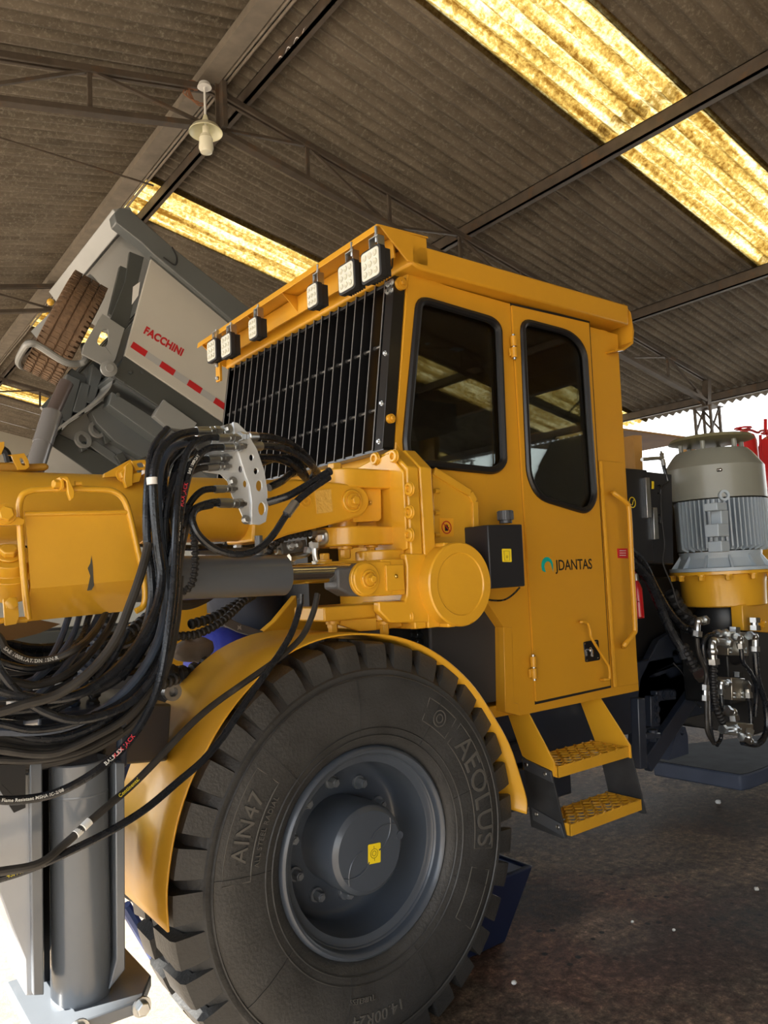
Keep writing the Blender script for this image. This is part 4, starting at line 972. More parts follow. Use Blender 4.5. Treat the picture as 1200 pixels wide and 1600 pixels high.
# ---- guard panel on the boom
GY = 2.02
fr = rrect([(38, 955), (32, 860), (29, 766), (185, 768), (203, 790), (227, 905), (224, 955), (212, 958)], [6, 4, 30, 30, 20, 30, 8, 3], 6)
loop = [(45, 968), (40, 930), (34, 860), (30, 800)] + [(31, 785), (36, 773), (48, 767), (62, 765)] + [(110, 764), (160, 765), (178, 768), (190, 776), (198, 790), (205, 815), (214, 855), (224, 900), (227, 930), (223, 948), (212, 955)]
mb = MB(); tr = pxl(P(60, 765, Y=GY), 5.2)
mb.tube(spline([P(a, b, Y=GY) for a, b in loop], 4), tr, 12)
mb.tube([P(38, 803, Y=GY), P(203, 800, Y=GY)], tr * .8, 12)
mb.tube([P(-60, 975, Y=GY), P(0, 970, Y=GY), P(42, 968, Y=GY)], tr * .9, 12)
gf = part('boom_guard', mb, YEL, RIG, label='yellow tube-framed guard panel')
mb = MB(); s1 = [P(40, 806, Y=GY), P(202, 804, Y=GY), P(224, 905, Y=GY), P(48, 920, Y=GY)]
mb.prism(s1, (0, .005, 0)); t2 = [P(48, 920, Y=GY), P(224, 905, Y=GY), P(213, 955, Y=GY) + V((0, .07, 0)), P(50, 972, Y=GY) + V((0, .07, 0))]
mb.prism(t2, (0, .004, .003)); part('guard_panel', mb, YELD, gf, label='flat yellow sheet with a black scrape')
mb = MB(); mb.pY([(143, 868), (145, 885), (146, 905), (147, 915), (143, 922), (136, 923), (138, 915), (141, 900), (137, 888), (141, 880)], GY - .0005, GY - .0012); part('paint_scrape', mb, mat('scrape_grey', (.06, .055, .04), .7), gf)
mb = MB(); mb.pY([(97, 747), (106, 744), (117, 768), (116, 778), (110, 782), (106, 770), (104, 752)], GY - .03, GY - .015); mb.pY([(93, 745), (104, 743), (107, 762), (92, 762)], GY - .01, GY + .05); cl = part('guard_clamp', mb, YEL, gf, .002)
mb = MB(); mb.bolt(P(95, 757, Y=GY - .01) , (-1, -.2, 0), .012, .02); mb.cyl(P(117, 755, Y=GY), P(127, 755, Y=GY), .006); part('clamp_bolt', mb, YEL, gf)
# boss on the left
mb = MB(); c = P(14, 868, Y=2.08); ax = V((-.1, -.6, .75)).normalized()
mb.lathe(c, -ax, [(0, 0), (0, .052), (.03, .056), (.032, .075), (.09, .078), (.09, 0)], 40); mb.bolt(c + ax * .001, ax, .022, .022); bs_ = part('boom_boss', mb, YEL, boom, .003)
mb = MB(); mb.pY([(-30, 905), (38, 903), (38, 930), (-30, 932)], 2.10, 2.3); part('boss_ring', mb, mat('worn_iron', (.06, .055, .05), .5), boom, .02)
mb = MB(); mb.pY(rrect([(5, 936), (27, 933), (30, 962), (26, 975), (8, 978)], 2, 3), 2.0, 2.01); part('guard_lug', mb, YEL, gf, .002)
mb = MB(); mb.bolt(P(17, 943, Y=2.0), NY, .015, .012, False); mb.bolt(P(8, 803, Y=2.0), NY, .018, .02); mb.pY(rrect([(-20, 812), (24, 806), (38, 812), (36, 820), (-20, 822)], 2, 3), 2.0, 2.02); part('clamp_bolt', mb, YEL, gf)
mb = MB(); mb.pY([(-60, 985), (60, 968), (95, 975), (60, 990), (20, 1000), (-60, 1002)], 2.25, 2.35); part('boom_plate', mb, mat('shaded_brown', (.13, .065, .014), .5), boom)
# bracket on top of the boom
mb = MB(); mb.pY([(162, 746), (163, 740), (204, 718), (212, 728), (216, 744), (200, 750), (193, 750), (190, 744)], 2.26, 2.275); mb.pY([(205, 720), (227, 718), (232, 733), (212, 735)], 2.25, 2.26, holes=[rrect([(213, 724), (223, 722), (227, 729), (217, 731)], 3, 3)]); mb.pY([(196, 728), (203, 722), (208, 730), (207, 758), (198, 762), (194, 750)], 2.235, 2.255); mb.pY([(205, 740), (222, 738), (218, 752), (207, 755)], 2.24, 2.30); tb = part('boom_bracket', mb, YEL, boom, .002)
mb = MB(); mb.bolt(P(193, 742, Y=2.26), NY, .016, .02); mb.bolt(P(224, 740, Y=2.25), (1, 0, 0), .012, .015); part('bracket_bolt', mb, YEL, boom)
# parts above the boom at the left edge
mb = MB(); mb.pY([(-20, 722), (10, 722), (50, 724), (73, 723), (79, 729), (73, 735), (40, 737), (-20, 737)], 2.35, 2.46); rail = part('boom_rail', mb, mat('dull_yellow', (.42, .22, .025), .45), boom, .008)
mb = MB(); mb.pY([(12, 711), (38, 708), (45, 720), (46, 730), (40, 734), (28, 734), (22, 722), (18, 712)], 2.32, 2.33, holes=[rrect([(30, 716), (35, 715), (41, 727), (35, 728)], 3, 3)]); mb.pY([(-10, 692), (7, 690), (7, 698), (2, 710), (-10, 714)], 2.30, 2.36); mb.bb(.35, .47, 2.4, 2.5, 1.9, 1.96); part('rail_bracket', mb, YEL, boom, .003)
mb = MB(); mb.lathe(P(12, 742, Y=2.38), (0, 0, 1), [(-.02, 0), (-.02, .025), (.02, .025), (.02, 0)], 16); mb.tube(spline([P(-10, 700, Y=2.42), P(8, 705, Y=2.42), P(14, 722, Y=2.42)], 5), .012, 8); part('rail_fitting', mb, BLKM, boom)
# ---- outrigger jack at lower left
JY = 1.95
mb = MB(); mb.pY([(46, 1190), (66, 1190), (69, 1555), (52, 1556)], JY, JY + .28); mb.pY([(180, 1192), (195, 1192), (196, 1515), (170, 1548), (182, 1500)], JY, JY + .28)
mb.bb(.44, .66, JY + .26, JY + .30, .66, 1.2)
jack = part('outrigger_jack', mb, JGR, RIG, .003, label='glossy grey outrigger jack housing')
mb = MB(); mb.pY([(66.5, 1192), (180, 1192), (178, 1545), (69, 1555)], JY + .18, JY + .19); part('jack_recess', mb, BLK, jack)
c0 = P(123, 1200, Y=JY + .06); c1 = P(124, 1560, Y=JY + .06); rj = pxl(c0, 43.5)
mb = MB(); mb.cyl((c0.x, JY + .06, c0.z + .02), (c0.x, JY + .06, c1.z), rj, n=64); mb.lathe((c0.x, JY + .06, c0.z - .06), (0, 0, 1), [(0, rj), (.003, rj + .002), (.006, rj)], 64); part('jack_cylinder', mb, JGR, jack, .004, label='grey jack cylinder')
mb = MB(); mb.pY([(-30, 1205), (20, 1205), (52, 1210), (54, 1556), (40, 1556), (38, 1500), (20, 1455), (0, 1400), (-30, 1340)], JY + .02, JY + .22); part('jack_plate', mb, mat('pale_jack_plate', (.34, .36, .39), .22, coat=.5), jack, .004)
mb = MB(); mb.pY([(-30, 1195), (40, 1195), (40, 1262), (22, 1270), (0, 1235), (-30, 1190)], JY - .01, JY + .0); part('jack_cover', mb, BLKM, jack)
mb = MB(); zf = c1.z + .01
mb.prism([(c0.x - .13, JY - .06, zf), (c0.x + .10, JY - .07, zf), (c0.x + .16, JY + .03, zf), (c0.x + .16, JY + .25, zf), (c0.x - .13, JY + .25, zf)], (0, 0, -.03)); part('jack_flange', mb, JGR, jack, .004)
mb = MB(); mb.cyl((c0.x, JY + .06, zf), (c0.x, JY + .06, .06), rj * .72, n=48); part('jack_rod', mb, CHR, jack)
mb = MB(); mb.cyl((c0.x, JY + .06, 0), (c0.x, JY + .06, .06), .17, n=40); part('jack_foot', mb, NAVY, jack, .01)
mb = MB(); mb.bolt((c0.x + .10, JY - .07, zf - .015), NY, .016, .02); mb.bolt((c0.x - .04, JY - .065, zf - .015), NY, .016, .02); part('flange_bolt', mb, ZINC, jack)
# beam carrying the jack
mb = MB(); mb.prism([P(60, 1205, Y=2.10), P(262, 1190, Y=2.3), P(268, 1100, Y=2.3), P(190, 1100, Y=2.12), P(60, 1120, Y=2.1)], (.02, .5, 0)); mb.pY([(186, 1100), (200, 1100), (200, 1200), (186, 1200)], 2.02, 2.05); part('jack_beam', mb, NAVY, RIG, .008)
mb = MB(); mb.lathe(P(265, 1080, Y=2.35), NY, [(0, .028), (.03, .028), (.03, .015), (.005, .015), (.005, 0)], 24); part('beam_pin', mb, mat('dull_steel', (.3, .3, .3), .4, .8), RIG)
mb = MB(); mb.tube([P(195, 1415, Y=2.9), P(246, 1500, Y=2.9)], .022, 10); part('drag_hose', mb, mat('blue_pipe', (.03, .05, .14), .3), RIG)
# hydraulics visible behind the fender (between drum and cab)
mb = MB(); mb.pY([(668, 977), (684, 977), (687, 1020), (672, 1020)], 2.5, 2.6); mb.pY([(705, 975), (728, 975), (728, 1040), (706, 1040)], 2.62, 2.63); vc = part('valve_bank', mb, mat('valve_grey', (.10, .10, .095), .5), RIG, .003)
mb = MB()
for py in (980, 992, 1003, 1013): mb.bolt(P(677, py, Y=2.5), NY, .009, .01); mb.cyl(P(642, py, Y=2.55), P(668, py, Y=2.55), .010); mb.cyl(P(650, py, Y=2.55), P(662, py, Y=2.55), .014, n=6)
for a, b in ((738, 1015), (739, 1030), (742, 1042)): mb.cyl(P(a, b, Y=2.45), P(a + 1, b + 10, Y=2.45), .014, n=6)
mb.cyl(P(748, 1017, Y=2.5), P(760, 1018, Y=2.5), .010, n=8); mb.pY([(731, 1008), (740, 1008), (740, 1014), (731, 1015)], 2.44, 2.47); part('hose_fitting', mb, ZINC, vc)
mb = MB()
for k in range(5): mb.tube(spline([P(690 + 4 * k, 975, Y=2.52 + .02 * k), P(692 + 4 * k, 1000, Y=2.5 + .02 * k), P(690 + 4 * k, 1030, Y=2.52 + .02 * k)], 4), .008, 8)
mb.tube(spline([P(735, 975, Y=2.4), P(722, 1010, Y=2.4), P(712, 1045, Y=2.45)], 4), .014, 8); mb.tube(spline([P(712, 975, Y=2.4), P(722, 1005, Y=2.4), P(735, 1015, Y=2.4)], 4), .006, 8); mb.tube([P(746, 975, Y=2.45), P(746, 1035, Y=2.45)], .010, 8); part('hydraulic_hose', mb, RUB, RIG)
# ================================================================ HOSE MANIFOLD PLATE AND HOSES
PY0 = 2.02
mb = MB()
cres = [(364, 659), (372, 661), (387, 676), (402, 702), (413, 734), (418, 765), (419, 795), (416, 815), (406, 820), (393, 819), (393, 785), (390, 760), (382, 738), (374, 712), (368, 690)]
mb.pY(cres, PY0, PY0 + .007, holes=[circ_px(393, 715, 3.2, 5, 14), circ_px(400, 736, 3.2, 5, 14), circ_px(405, 759, 4.6, 8.5, 18), circ_px(409, 795, 5.2, 10, 18)])
plate = part('hose_manifold_plate', mb, ALU, RIG, .0015, label='curved bright aluminium bulkhead plate with holes')
xp = P(368, 690, Y=PY0).x
mb = MB()
face = [(366, 660), (333, 669), (332, 690), (313, 725), (318, 737), (345, 741), (356, 752), (363, 775), (372, 790), (379, 806), (382, 817), (393, 820), (394, 785), (390, 760), (382, 738), (374, 712), (368, 690)]
mb.pY(face, PY0 + .006, PY0 + .012, holes=[circ_px(349, 675, 3, 4.5, 12), circ_px(376, 733, 3, 5.5, 14), circ_px(383, 756, 3, 5.5, 14)])
part('manifold_face', mb, ALU, plate, .001)
mb = MB()
for a, b in ((357, 670), (364, 752), (384, 812)): mb.bolt(P(a, b, Y=PY0 - .0), NY, .010, .012)
part('plate_bolt', mb, ZINC, plate)
def path(pts, n=6): return spline([P(a, b, Y=y) for a, b, y in pts], n)
HN = [0]
def hose(pts, rpx=6.0, m=RUB, fit0=False, fit1=False, n=6, guard=False, label=None):
    pts = list(pts)
    if pts[-1][0] < -10:
        a, b, y = pts[-1]; pts += [(a - 150, b + (10 if b > 1220 else -25), y), (a - 330, b - 60, y + .03), (a - 560, b - 190, y + .10), (a - 800, 820, y + .22)]
    if pts[0][0] < -10:
        a, b, y = pts[0]; pts = [(a - 560, b - 60, y + .08), (a - 330, b - 10, y + .03), (a - 150, b, y)] + pts
    q = path(pts, n); r = pxl(P(*pts[len(pts) // 2][:2], Y=pts[len(pts) // 2][2]), rpx)
    if guard:   # spiral / bead guard wound over the hose
        mb = MB(); mb.tube(q, r * .8, 8); L = 0; k = 0; step = r * 1.5; nxt = 0
        for p0, p1 in zip(q, q[1:]):
            d = (p1 - p0); l = d.length
            while nxt < L + l:
                c = p0 + d * ((nxt - L) / l); mb.lathe(c - d.normalized() * step * .38, d, [(0, r * .85), (step * .2, r * 1.12), (step * .55, r * 1.12), (step * .75, r * .85)], 10); nxt += step
            L += l
        h = part('hydraulic_hose', mb, m, RIG, label=label or 'hydraulic hose in a beaded guard')
    else:
        mb = MB(); mb.tube(q, r, 10); h = part('hydraulic_hose', mb, m, RIG, label=label)
    for fl, e, s in ((fit0, q[0], q[1]), (fit1, q[-1], q[-2])):
        if fl:
            d = (e - s).normalized(); mb = MB()
            mb.lathe(e - d * r * 2.2, d, [(0, r * 1.0), (0, r * 1.2), (r * 3.6, r * 1.2), (r * 3.8, r * .8), (r * 4.2, r * .8)], 14)
            mb.lathe(e + d * r * 2.0, d, [(0, r * .8), (0, r * 1.15), (r * 1.1, r * 1.15), (r * 1.1, r * .75), (r * 1.5, r * .75)], 6)
            mb.lathe(e + d * r * 3.4, d, [(0, r * .8), (0, r * 1.25), (r * 1.4, r * 1.25), (r * 1.4, r * .6), (r * 2.6, r * .6), (r * 2.6, 0)], 6)
            part('hose_ferrule', mb, ZINC, h, label='zinc crimp ferrule')
    return h, q, r
def hose_text(h, q, r, body, size, s0, m, flip=False, up=0.0):
    # lay small print along the hose, on its camera side
    cum = [0]
    for a, b in zip(q, q[1:]): cum.append(cum[-1] + (b - a).length)
    def at(s):
        s = max(0, min(cum[-1] - 1e-5, s)); i = 0
        while cum[i + 1] < s: i += 1
        t = (s - cum[i]) / (cum[i + 1] - cum[i]); return q[i].lerp(q[i + 1], t), (q[i + 1] - q[i]).normalized()
    def f(x, y, z):
        x = -x if flip else x
        y = -y if flip else y
        p, t = at(s0 + x); n = (CAM - p); n = (n - t * n.dot(t)).normalized(); u = n.cross(t).normalized()
        a = (y + up) / r; a = max(-1.2, min(1.2, a))
        return p + (n * cos(a) + u * sin(a)) * (r * 1.015 + z)
    mb = MB(); text_into(mb, body, size, f, .0003, .0002, 1.1); part('hose_print', mb, m, h)
PRW = mat('print_white', (.55, .55, .52), .5); PRY = mat('print_yellow', (.60, .50, .03), .5); PRR = mat('print_red', (.60, .03, .05), .5)
# --- hoses leaving the left side of the plate and falling in the near bundle
H1 = hose([(318, 674, 2.00), (298, 675, 1.99), (272, 683, 1.97), (250, 705, 1.95), (240, 745, 1.93), (241, 800, 1.92), (247, 860, 1.91), (252, 905, 1.90), (240, 960, 1.88), (205, 1020, 1.86), (158, 1065, 1.85), (112, 1088, 1.84), (60, 1092, 1.84), (0, 1078, 1.84), (-40, 1060, 1.84)], 7.5, fit0=True)
H2 = hose([(350, 684, 1.98), (320, 685, 1.97), (295, 703, 1.95), (282, 745, 1.93), (276, 800, 1.90), (273, 860, 1.88), (270, 920, 1.86), (262, 990, 1.84), (250, 1060, 1.83), (232, 1110, 1.82), (200, 1160, 1.81), (150, 1205, 1.80), (90, 1238, 1.80), (30, 1250, 1.80), (-40, 1250, 1.80)], 6.3, fit0=True)
H3 = hose([(357, 699, 1.99), (325, 701, 1.97), (303, 722, 1.95), (290, 760, 1.93), (281, 810, 1.91), (276, 880, 1.90), (272, 950, 1.88), (254, 1030, 1.87), (218, 1085, 1.86), (175, 1112, 1.85), (120, 1125, 1.84), (70, 1112, 1.84), (30, 1085, 1.84), (-5, 1040, 1.84), (-20, 1000, 1.84)], 6.8, fit0=True)
H4 = hose([(335, 717, 2.01), (310, 720, 2.00), (280, 738, 1.99), (264, 775, 1.97), (258, 830, 1.96), (262, 880, 1.95), (266, 940, 1.94), (255, 1000, 1.93), (225, 1060, 1.92), (170, 1120, 1.90), (110, 1150, 1.90), (50, 1152, 1.90), (-30, 1130, 1.90)], 6.3, fit0=True)
H5 = hose([(334, 730, 2.02), (308, 733, 2.02), (282, 752, 2.01), (268, 790, 2.0), (265, 850, 1.99), (266, 930, 1.97), (248, 1010, 1.96), (210, 1080, 1.95), (150, 1140, 1.94), (90, 1165, 1.94), (30, 1165, 1.94), (-30, 1150, 1.94)], 6, RUBD, fit0=True)
H6 = hose([(345, 764, 1.99), (318, 766, 1.98), (298, 785, 1.97), (287, 815, 1.96), (282, 850, 1.96), (278, 900, 1.97), (272, 940, 1.98), (255, 1000, 1.99), (215, 1070, 2.0), (170, 1110, 2.0)], 5.5, fit0=True)
H7 = hose([(353, 786, 1.98), (330, 786, 1.97), (303, 797, 1.95), (286, 818, 1.94), (272, 850, 1.94), (262, 900, 1.94), (252, 950, 1.94), (228, 1005, 1.94), (190, 1055, 1.93), (140, 1085, 1.93)], 7, fit0=True)
# big loop through the ends at right
hose([(512, 738, 1.96), (480, 758, 1.96), (450, 775, 1.96), (418, 785, 1.99)], 6, fit1=False)
H8 = hose([(514, 746, 1.95), (490, 762, 1.94), (462, 785, 1.94), (445, 808, 1.94), (425, 838, 1.93), (400, 860, 1.92), (368, 866, 1.92), (335, 857, 1.92), (310, 836, 1.92), (300, 812, 1.93), (307, 795, 1.94), (330, 789, 1.96)], 6)
mb = MB(); q = [P(462, 785, Y=1.935), P(448, 804, Y=1.935)]; mb.cyl(q[0], q[1], pxl(q[0], 7.4), n=14); part('hose_ferrule', mb, ZINC, H8[0])
# hoses out of the right side of the plate
hose([(392, 682, 2.04), (420, 683, 2.08), (452, 693, 2.12), (478, 712, 2.16), (492, 735, 2.2), (487, 746, 2.24)], 5.5, fit0=True)
hose([(398, 697, 2.04), (430, 698, 2.06), (460, 708, 2.10), (485, 726, 2.14), (498, 742, 2.2), (492, 750, 2.24)], 5.5, fit0=True)
hose([(400, 715, 2.1), (430, 716, 2.12), (455, 725, 2.16), (472, 742, 2.2), (482, 752, 2.24)], 6)
hose([(385, 735, 2.1), (410, 722, 2.12), (440, 715, 2.16), (465, 722, 2.18), (478, 745, 2.22)], 6)
hose([(420, 762, 2.08), (440, 752, 2.1), (452, 742, 2.14), (460, 738, 2.2)], 6)
mb = MB(); mb.cyl(P(512, 738, Y=1.96), P(516, 736, Y=1.96), .013, n=12); part('hose_cap', mb, BLKM, RIG)
# --- further hoses of the vertical bundle and the low loops on the left
bund = [
 ([(262, 670, 2.04), (240, 700, 2.0), (232, 745, 1.96), (229, 800, 1.94), (230, 850, 1.93), (236, 900, 1.92), (236, 945, 1.91), (220, 1000, 1.89), (180, 1050, 1.88), (120, 1085, 1.87), (60, 1105, 1.86), (-30, 1108, 1.85)], 7, RUB),
 ([(300, 690, 2.05), (270, 700, 2.02), (252, 730, 1.99), (247, 790, 1.97), (252, 850, 1.95), (258, 900, 1.93), (258, 950, 1.92), (243, 1010, 1.90), (205, 1070, 1.89), (150, 1115, 1.88), (80, 1140, 1.88), (-30, 1140, 1.88)], 7, RUBB),
 ([(330, 680, 2.06), (290, 690, 2.04), (262, 715, 2.02), (256, 770, 2.0), (262, 830, 1.98), (270, 900, 1.97), (270, 960, 1.96), (256, 1030, 1.95), (225, 1090, 1.94), (170, 1135, 1.93), (100, 1175, 1.92), (20, 1182, 1.92), (-30, 1180, 1.92)], 6, RUB),
 ([(300, 800, 1.98), (285, 850, 1.96), (275, 930, 1.93), (265, 1000, 1.91), (245, 1060, 1.90), (205, 1115, 1.89), (150, 1150, 1.89), (80, 1178, 1.89), (0, 1172, 1.89), (-30, 1165, 1.89)], 6.5, RUBD),
 ([(232, 850, 1.90), (222, 890, 1.88), (205, 940, 1.86), (180, 1000, 1.84), (140, 1050, 1.83), (90, 1085, 1.83), (40, 1100, 1.83), (0, 1112, 1.83), (-40, 1118, 1.83)], 8, RUBD),
 ([(282, 900, 1.98), (275, 980, 1.97), (255, 1060, 1.96), (215, 1125, 1.96), (150, 1170, 1.96), (80, 1192, 1.96), (0, 1196, 1.96), (-30, 1195, 1.96)], 6.5, RUBD),
 ([(250, 960, 1.99), (240, 1030, 1.98), (200, 1100, 1.97), (140, 1160, 1.97), (70, 1195, 1.97), (-30, 1205, 1.97)], 6.5, RUBD),
 ([(165, 930, 2.14), (150, 970, 2.13), (125, 1010, 2.08), (95, 1050, 2.02), (60, 1085, 2.02), (20, 1110, 2.02), (-40, 1125, 2.02)], 6, RUBB),
 ([(118, 930, 2.14), (105, 970, 2.13), (90, 1010, 2.08), (65, 1050, 2.01), (35, 1075, 2.0), (-20, 1090, 2.0)], 6, RUBB),
 ([(130, 930, 2.15), (122, 970, 2.14), (110, 1000, 2.08), (80, 1040, 2.02), (45, 1065, 2.0), (-30, 1085, 2.0)], 5.5, RUBB),
 ([(148, 930, 2.12), (137, 970, 2.11), (125, 1000, 2.04), (95, 1030, 1.97), (50, 1045, 1.96), (0, 1035, 1.96), (-30, 1020, 1.96)], 6, RUB),
 ([(176, 925, 2.11), (163, 962, 2.09), (147, 988, 2.0), (122, 1012, 1.90), (85, 1029, 1.90), (45, 1032, 1.90), (10, 1015, 1.90), (-20, 985, 1.90)], 6.5, RUBD),
 ([(190, 930, 2.16), (175, 972, 2.14), (150, 1010, 2.02), (110, 1050, 1.97), (60, 1070, 1.96), (20, 1065, 1.96), (-30, 1060, 1.96)], 6.5, RUBD),
 ([(200, 985, 2.02), (170, 1040, 2.01), (120, 1090, 2.0), (60, 1118, 2.0), (10, 1118, 2.0), (-30, 1112, 2.0)], 6, RUB),
 ([(286, 700, 2.08), (262, 730, 2.06), (250, 780, 2.03), (243, 850, 2.0), (243, 930, 1.98), (225, 1010, 1.96), (190, 1060, 1.95)], 6, RUB),
 ([(305, 705, 2.09), (280, 722, 2.07), (268, 760, 2.05), (262, 820, 2.02), (258, 900, 2.0), (250, 980, 1.98), (225, 1050, 1.97)], 6, RUB),
 ([(240, 860, 2.0), (250, 930, 2.0), (248, 1000, 2.0), (230, 1060, 2.0), (200, 1110, 2.0)], 7, RUBB),
 ([(-20, 1150, 1.93), (60, 1162, 1.93), (130, 1150, 1.94), (190, 1110, 1.95)], 6, RUBD),
 ([(-20, 1128, 1.86), (50, 1140, 1.86), (120, 1128, 1.87), (190, 1095, 1.88), (235, 1050, 1.9)], 6.5, RUB),
 ([(-20, 1187, 1.90), (60, 1188, 1.90), (130, 1172, 1.91), (190, 1140, 1.93)], 6, RUBD),
]
HB = [hose(p, r, m) for p, r, m in bund]
# long trailing hoses in front of fender and jack
L1 = hose([(470, 928, 2.0), (468, 950, 2.0), (455, 990, 1.98), (432, 1028, 1.96), (408, 1062, 1.94), (375, 1110, 1.92), (347, 1153, 1.90), (315, 1190, 1.89), (280, 1220, 1.88), (230, 1262, 1.86), (180, 1294, 1.84), (130, 1320, 1.83), (60, 1352, 1.82), (0, 1372, 1.82), (-40, 1380, 1.82)], 6.2, n=7)
L2 = hose([(496, 928, 2.02), (490, 955, 2.01), (475, 990, 2.0), (452, 1015, 1.98), (420, 1040, 1.96), (380, 1068, 1.95), (330, 1104, 1.93), (290, 1140, 1.91), (245, 1188, 1.89), (205, 1228, 1.87), (170, 1258, 1.85), (135, 1288, 1.83), (100, 1320, 1.82), (60, 1350, 1.80), (0, 1362, 1.80), (-40, 1368, 1.80)], 6.2, RUBD, n=7)
mb = MB(); 
for k, (a, b) in enumerate((((118, 1304), (126, 1297)), ((130, 1293), (140, 1283)))):
    p, q = P(a[0], a[1], Y=1.822), P(b[0], b[1], Y=1.828); mb.cyl(p, q, pxl(p, 6.8), n=12)
part('hose_tag', mb, WHT, L2[0])
mb = MB(); p, q = P(237, 746, Y=1.925), P(238, 757, Y=1.925); mb.cyl(p, q, pxl(p, 8.3), n=16); part('hose_tag', mb, WHT, H1[0])
def lenq(q): return sum((b - a).length for a, b in zip(q, q[1:]))
def s_at(q, px, py):   # arc length of the point nearest to a photo pixel
    best = 1e9; s = 0; bs = 0
    for a, b in zip(q, q[1:]):
        d = (V(a) - CAM).normalized().cross(ray(px, py).normalized()).length
        if d < best: best = d; bs = s
        s += (b - a).length
    return bs
hose_text(*H2, 'BALFLEX', .012, s_at(H2[1], 172, 1186), PRW, True); hose_text(*H2, 'MAX JACK', .013, s_at(H2[1], 194, 1165), PRR, True)
hose_text(*H2, 'Flame Resistant MSHA IC-2/08', .009, s_at(H2[1], 52, 1249), PRW, True)
hose_text(*H3, 'BALFLEX', .012, s_at(H3[1], 280, 830), PRW, True); hose_text(*H3, 'MAX JACK', .014, s_at(H3[1], 284, 775), PRR, True); hose_text(*H3, 'SAE 100R2AT', .011, s_at(H3[1], 298, 728), PRW, True)
hose_text(*HB[10], '5120 PSI', .014, s_at(HB[10][1], 100, 1024), PRY, True); hose_text(*HB[11], 'SAE 100R1AT/DN 1SN-R', .011, s_at(HB[11][1], 48, 1032), PRW, True)
hose_text(*L2, 'Continental', .012, s_at(L2[1], 202, 1231), PRY, True); hose_text(*L1, '4SP/12', .012, s_at(L1[1], 20, 1366), PRY, True)
# beaded / spiral guarded hoses behind
hose([(296, 800, 2.05), (303, 840, 2.04), (305, 880, 2.04), (298, 915, 2.05), (275, 930, 2.08)], 5.5, BLKM, guard=True)
hose([(270, 995, 2.30), (310, 990, 2.32), (350, 968, 2.35), (385, 935, 2.4)], 6, BLKM, guard=True)
hose([(300, 975, 2.40), (330, 966, 2.42), (360, 950, 2.45), (395, 930, 2.5)], 7, BLKM, guard=True)
hose([(418, 868, 2.33), (430, 850, 2.32), (450, 838, 2.31), (484, 833, 2.30)], 5.5, BLKM, guard=True)
hose([(165, 960, 2.25), (150, 1010, 2.22), (128, 1060, 2.2), (112, 1100, 2.2), (90, 1150, 2.2)], 11, RUBB, guard=True)
hose([(235, 960, 2.3), (200, 990, 2.25), (170, 1020, 2.22), (150, 1070, 2.2), (145, 1100, 2.2)], 9, BLKM, guard=True)
hose([(140, 1200, 2.1), (180, 1130, 2.12), (230, 1080, 2.15), (275, 1060, 2.2)], 9, BLKM, guard=True)
hose([(250, 1040, 2.6), (270, 1055, 2.6), (300, 1052, 2.6), (330, 1038, 2.6)], 14, BLKM, guard=True)
for k in range(7):
    hose([(255 - 6 * k, 940 + 5 * k, 2.35 + .03 * k), (215 - 8 * k, 985 + 5 * k, 2.33), (160 - 8 * k, 1010 + 14 * k, 2.32), (90, 1040 + 18 * k, 2.32), (-20, 1050 + 20 * k, 2.32)], 6.5, RUB if k % 2 else BLKM)
for k in range(5): hose([(-20, 1000 + 12 * k, 2.40), (60, 1012 + 12 * k, 2.42), (150, 1000 + 14 * k, 2.44), (225, 975 + 18 * k, 2.5)], 7, RUB)
hose([(-20, 860, 2.5), (200, 850, 2.5), (300, 856, 2.5), (400, 850, 2.5), (445, 857, 2.42)], 5, RUB)
hose([(350, 846, 2.46), (380, 850, 2.45), (420, 852, 2.44)], 5, RUB)
hose([(268, 870, 2.3), (285, 900, 2.3), (270, 925, 2.32), (240, 940, 2.34)], 7, RUB)
hose([(250, 930, 2.36), (285, 945, 2.36), (320, 935, 2.4), (345, 915, 2.45)], 8, RUBD)
# ================================================================ REAR OF THE RIG: MOTOR, CABINET, PUMPS
MC = V((4.40, 2.45, 0)); 
def zat(py): 
    return P(1118, py, Y=MC.y - .02).z
mr = .285
zc = [2.13, 1.60]
zTop = zat(722) ; zCow = zat(783); zFin = zat(858); zFl = zat(893)
mb = MB()
mb.lathe((MC.x, MC.y, 0), (0, 0, 1), [(zat(782), mr), (zat(733), mr), (zat(712), mr * .80), (zat(706), mr * .72), (zat(706), 0)], 56)
motor = part('electric_motor', mb, MOTG, RIG, ang=25, label='big grey upright electric motor, cowl')
mb = MB(); mb.lathe((MC.x, MC.y, 0), (0, 0, 1), [(zat(694), 0), (zat(693), mr * .70), (zat(690), mr * .86), (zat(685), mr * .80), (zat(681), 0)], 56)
part('rain_hood', mb, mat('hood_olive', (.20, .19, .11), .45), motor, label='olive rain hood')
mb = MB()
for k in range(6): a = radians(60 * k + 15); mb.cyl((MC.x + mr * .62 * cos(a), MC.y + mr * .62 * sin(a), zat(708)), (MC.x + mr * .62 * cos(a), MC.y + mr * .62 * sin(a), zat(692)), .014, n=10)
part('hood_post', mb, MOTG, motor)
mb = MB(); c = P(1127, 734, Y=MC.y - mr); mb.lathe(c + V((0, .02, 0)), (-.2, -1, 0), [(0, .010), (.022, .010), (.026, .006), (.026, 0)], 12); part('cowl_screw', mb, CHR, motor)
mb = MB(); mb.lathe((MC.x, MC.y, 0), (0, 0, 1), [(zat(860), 0), (zat(860), mr * .84), (zat(783), mr * .84), (zat(783), 0)], 56)
part('motor_body', mb, MOTB, motor)
NFIN = 66
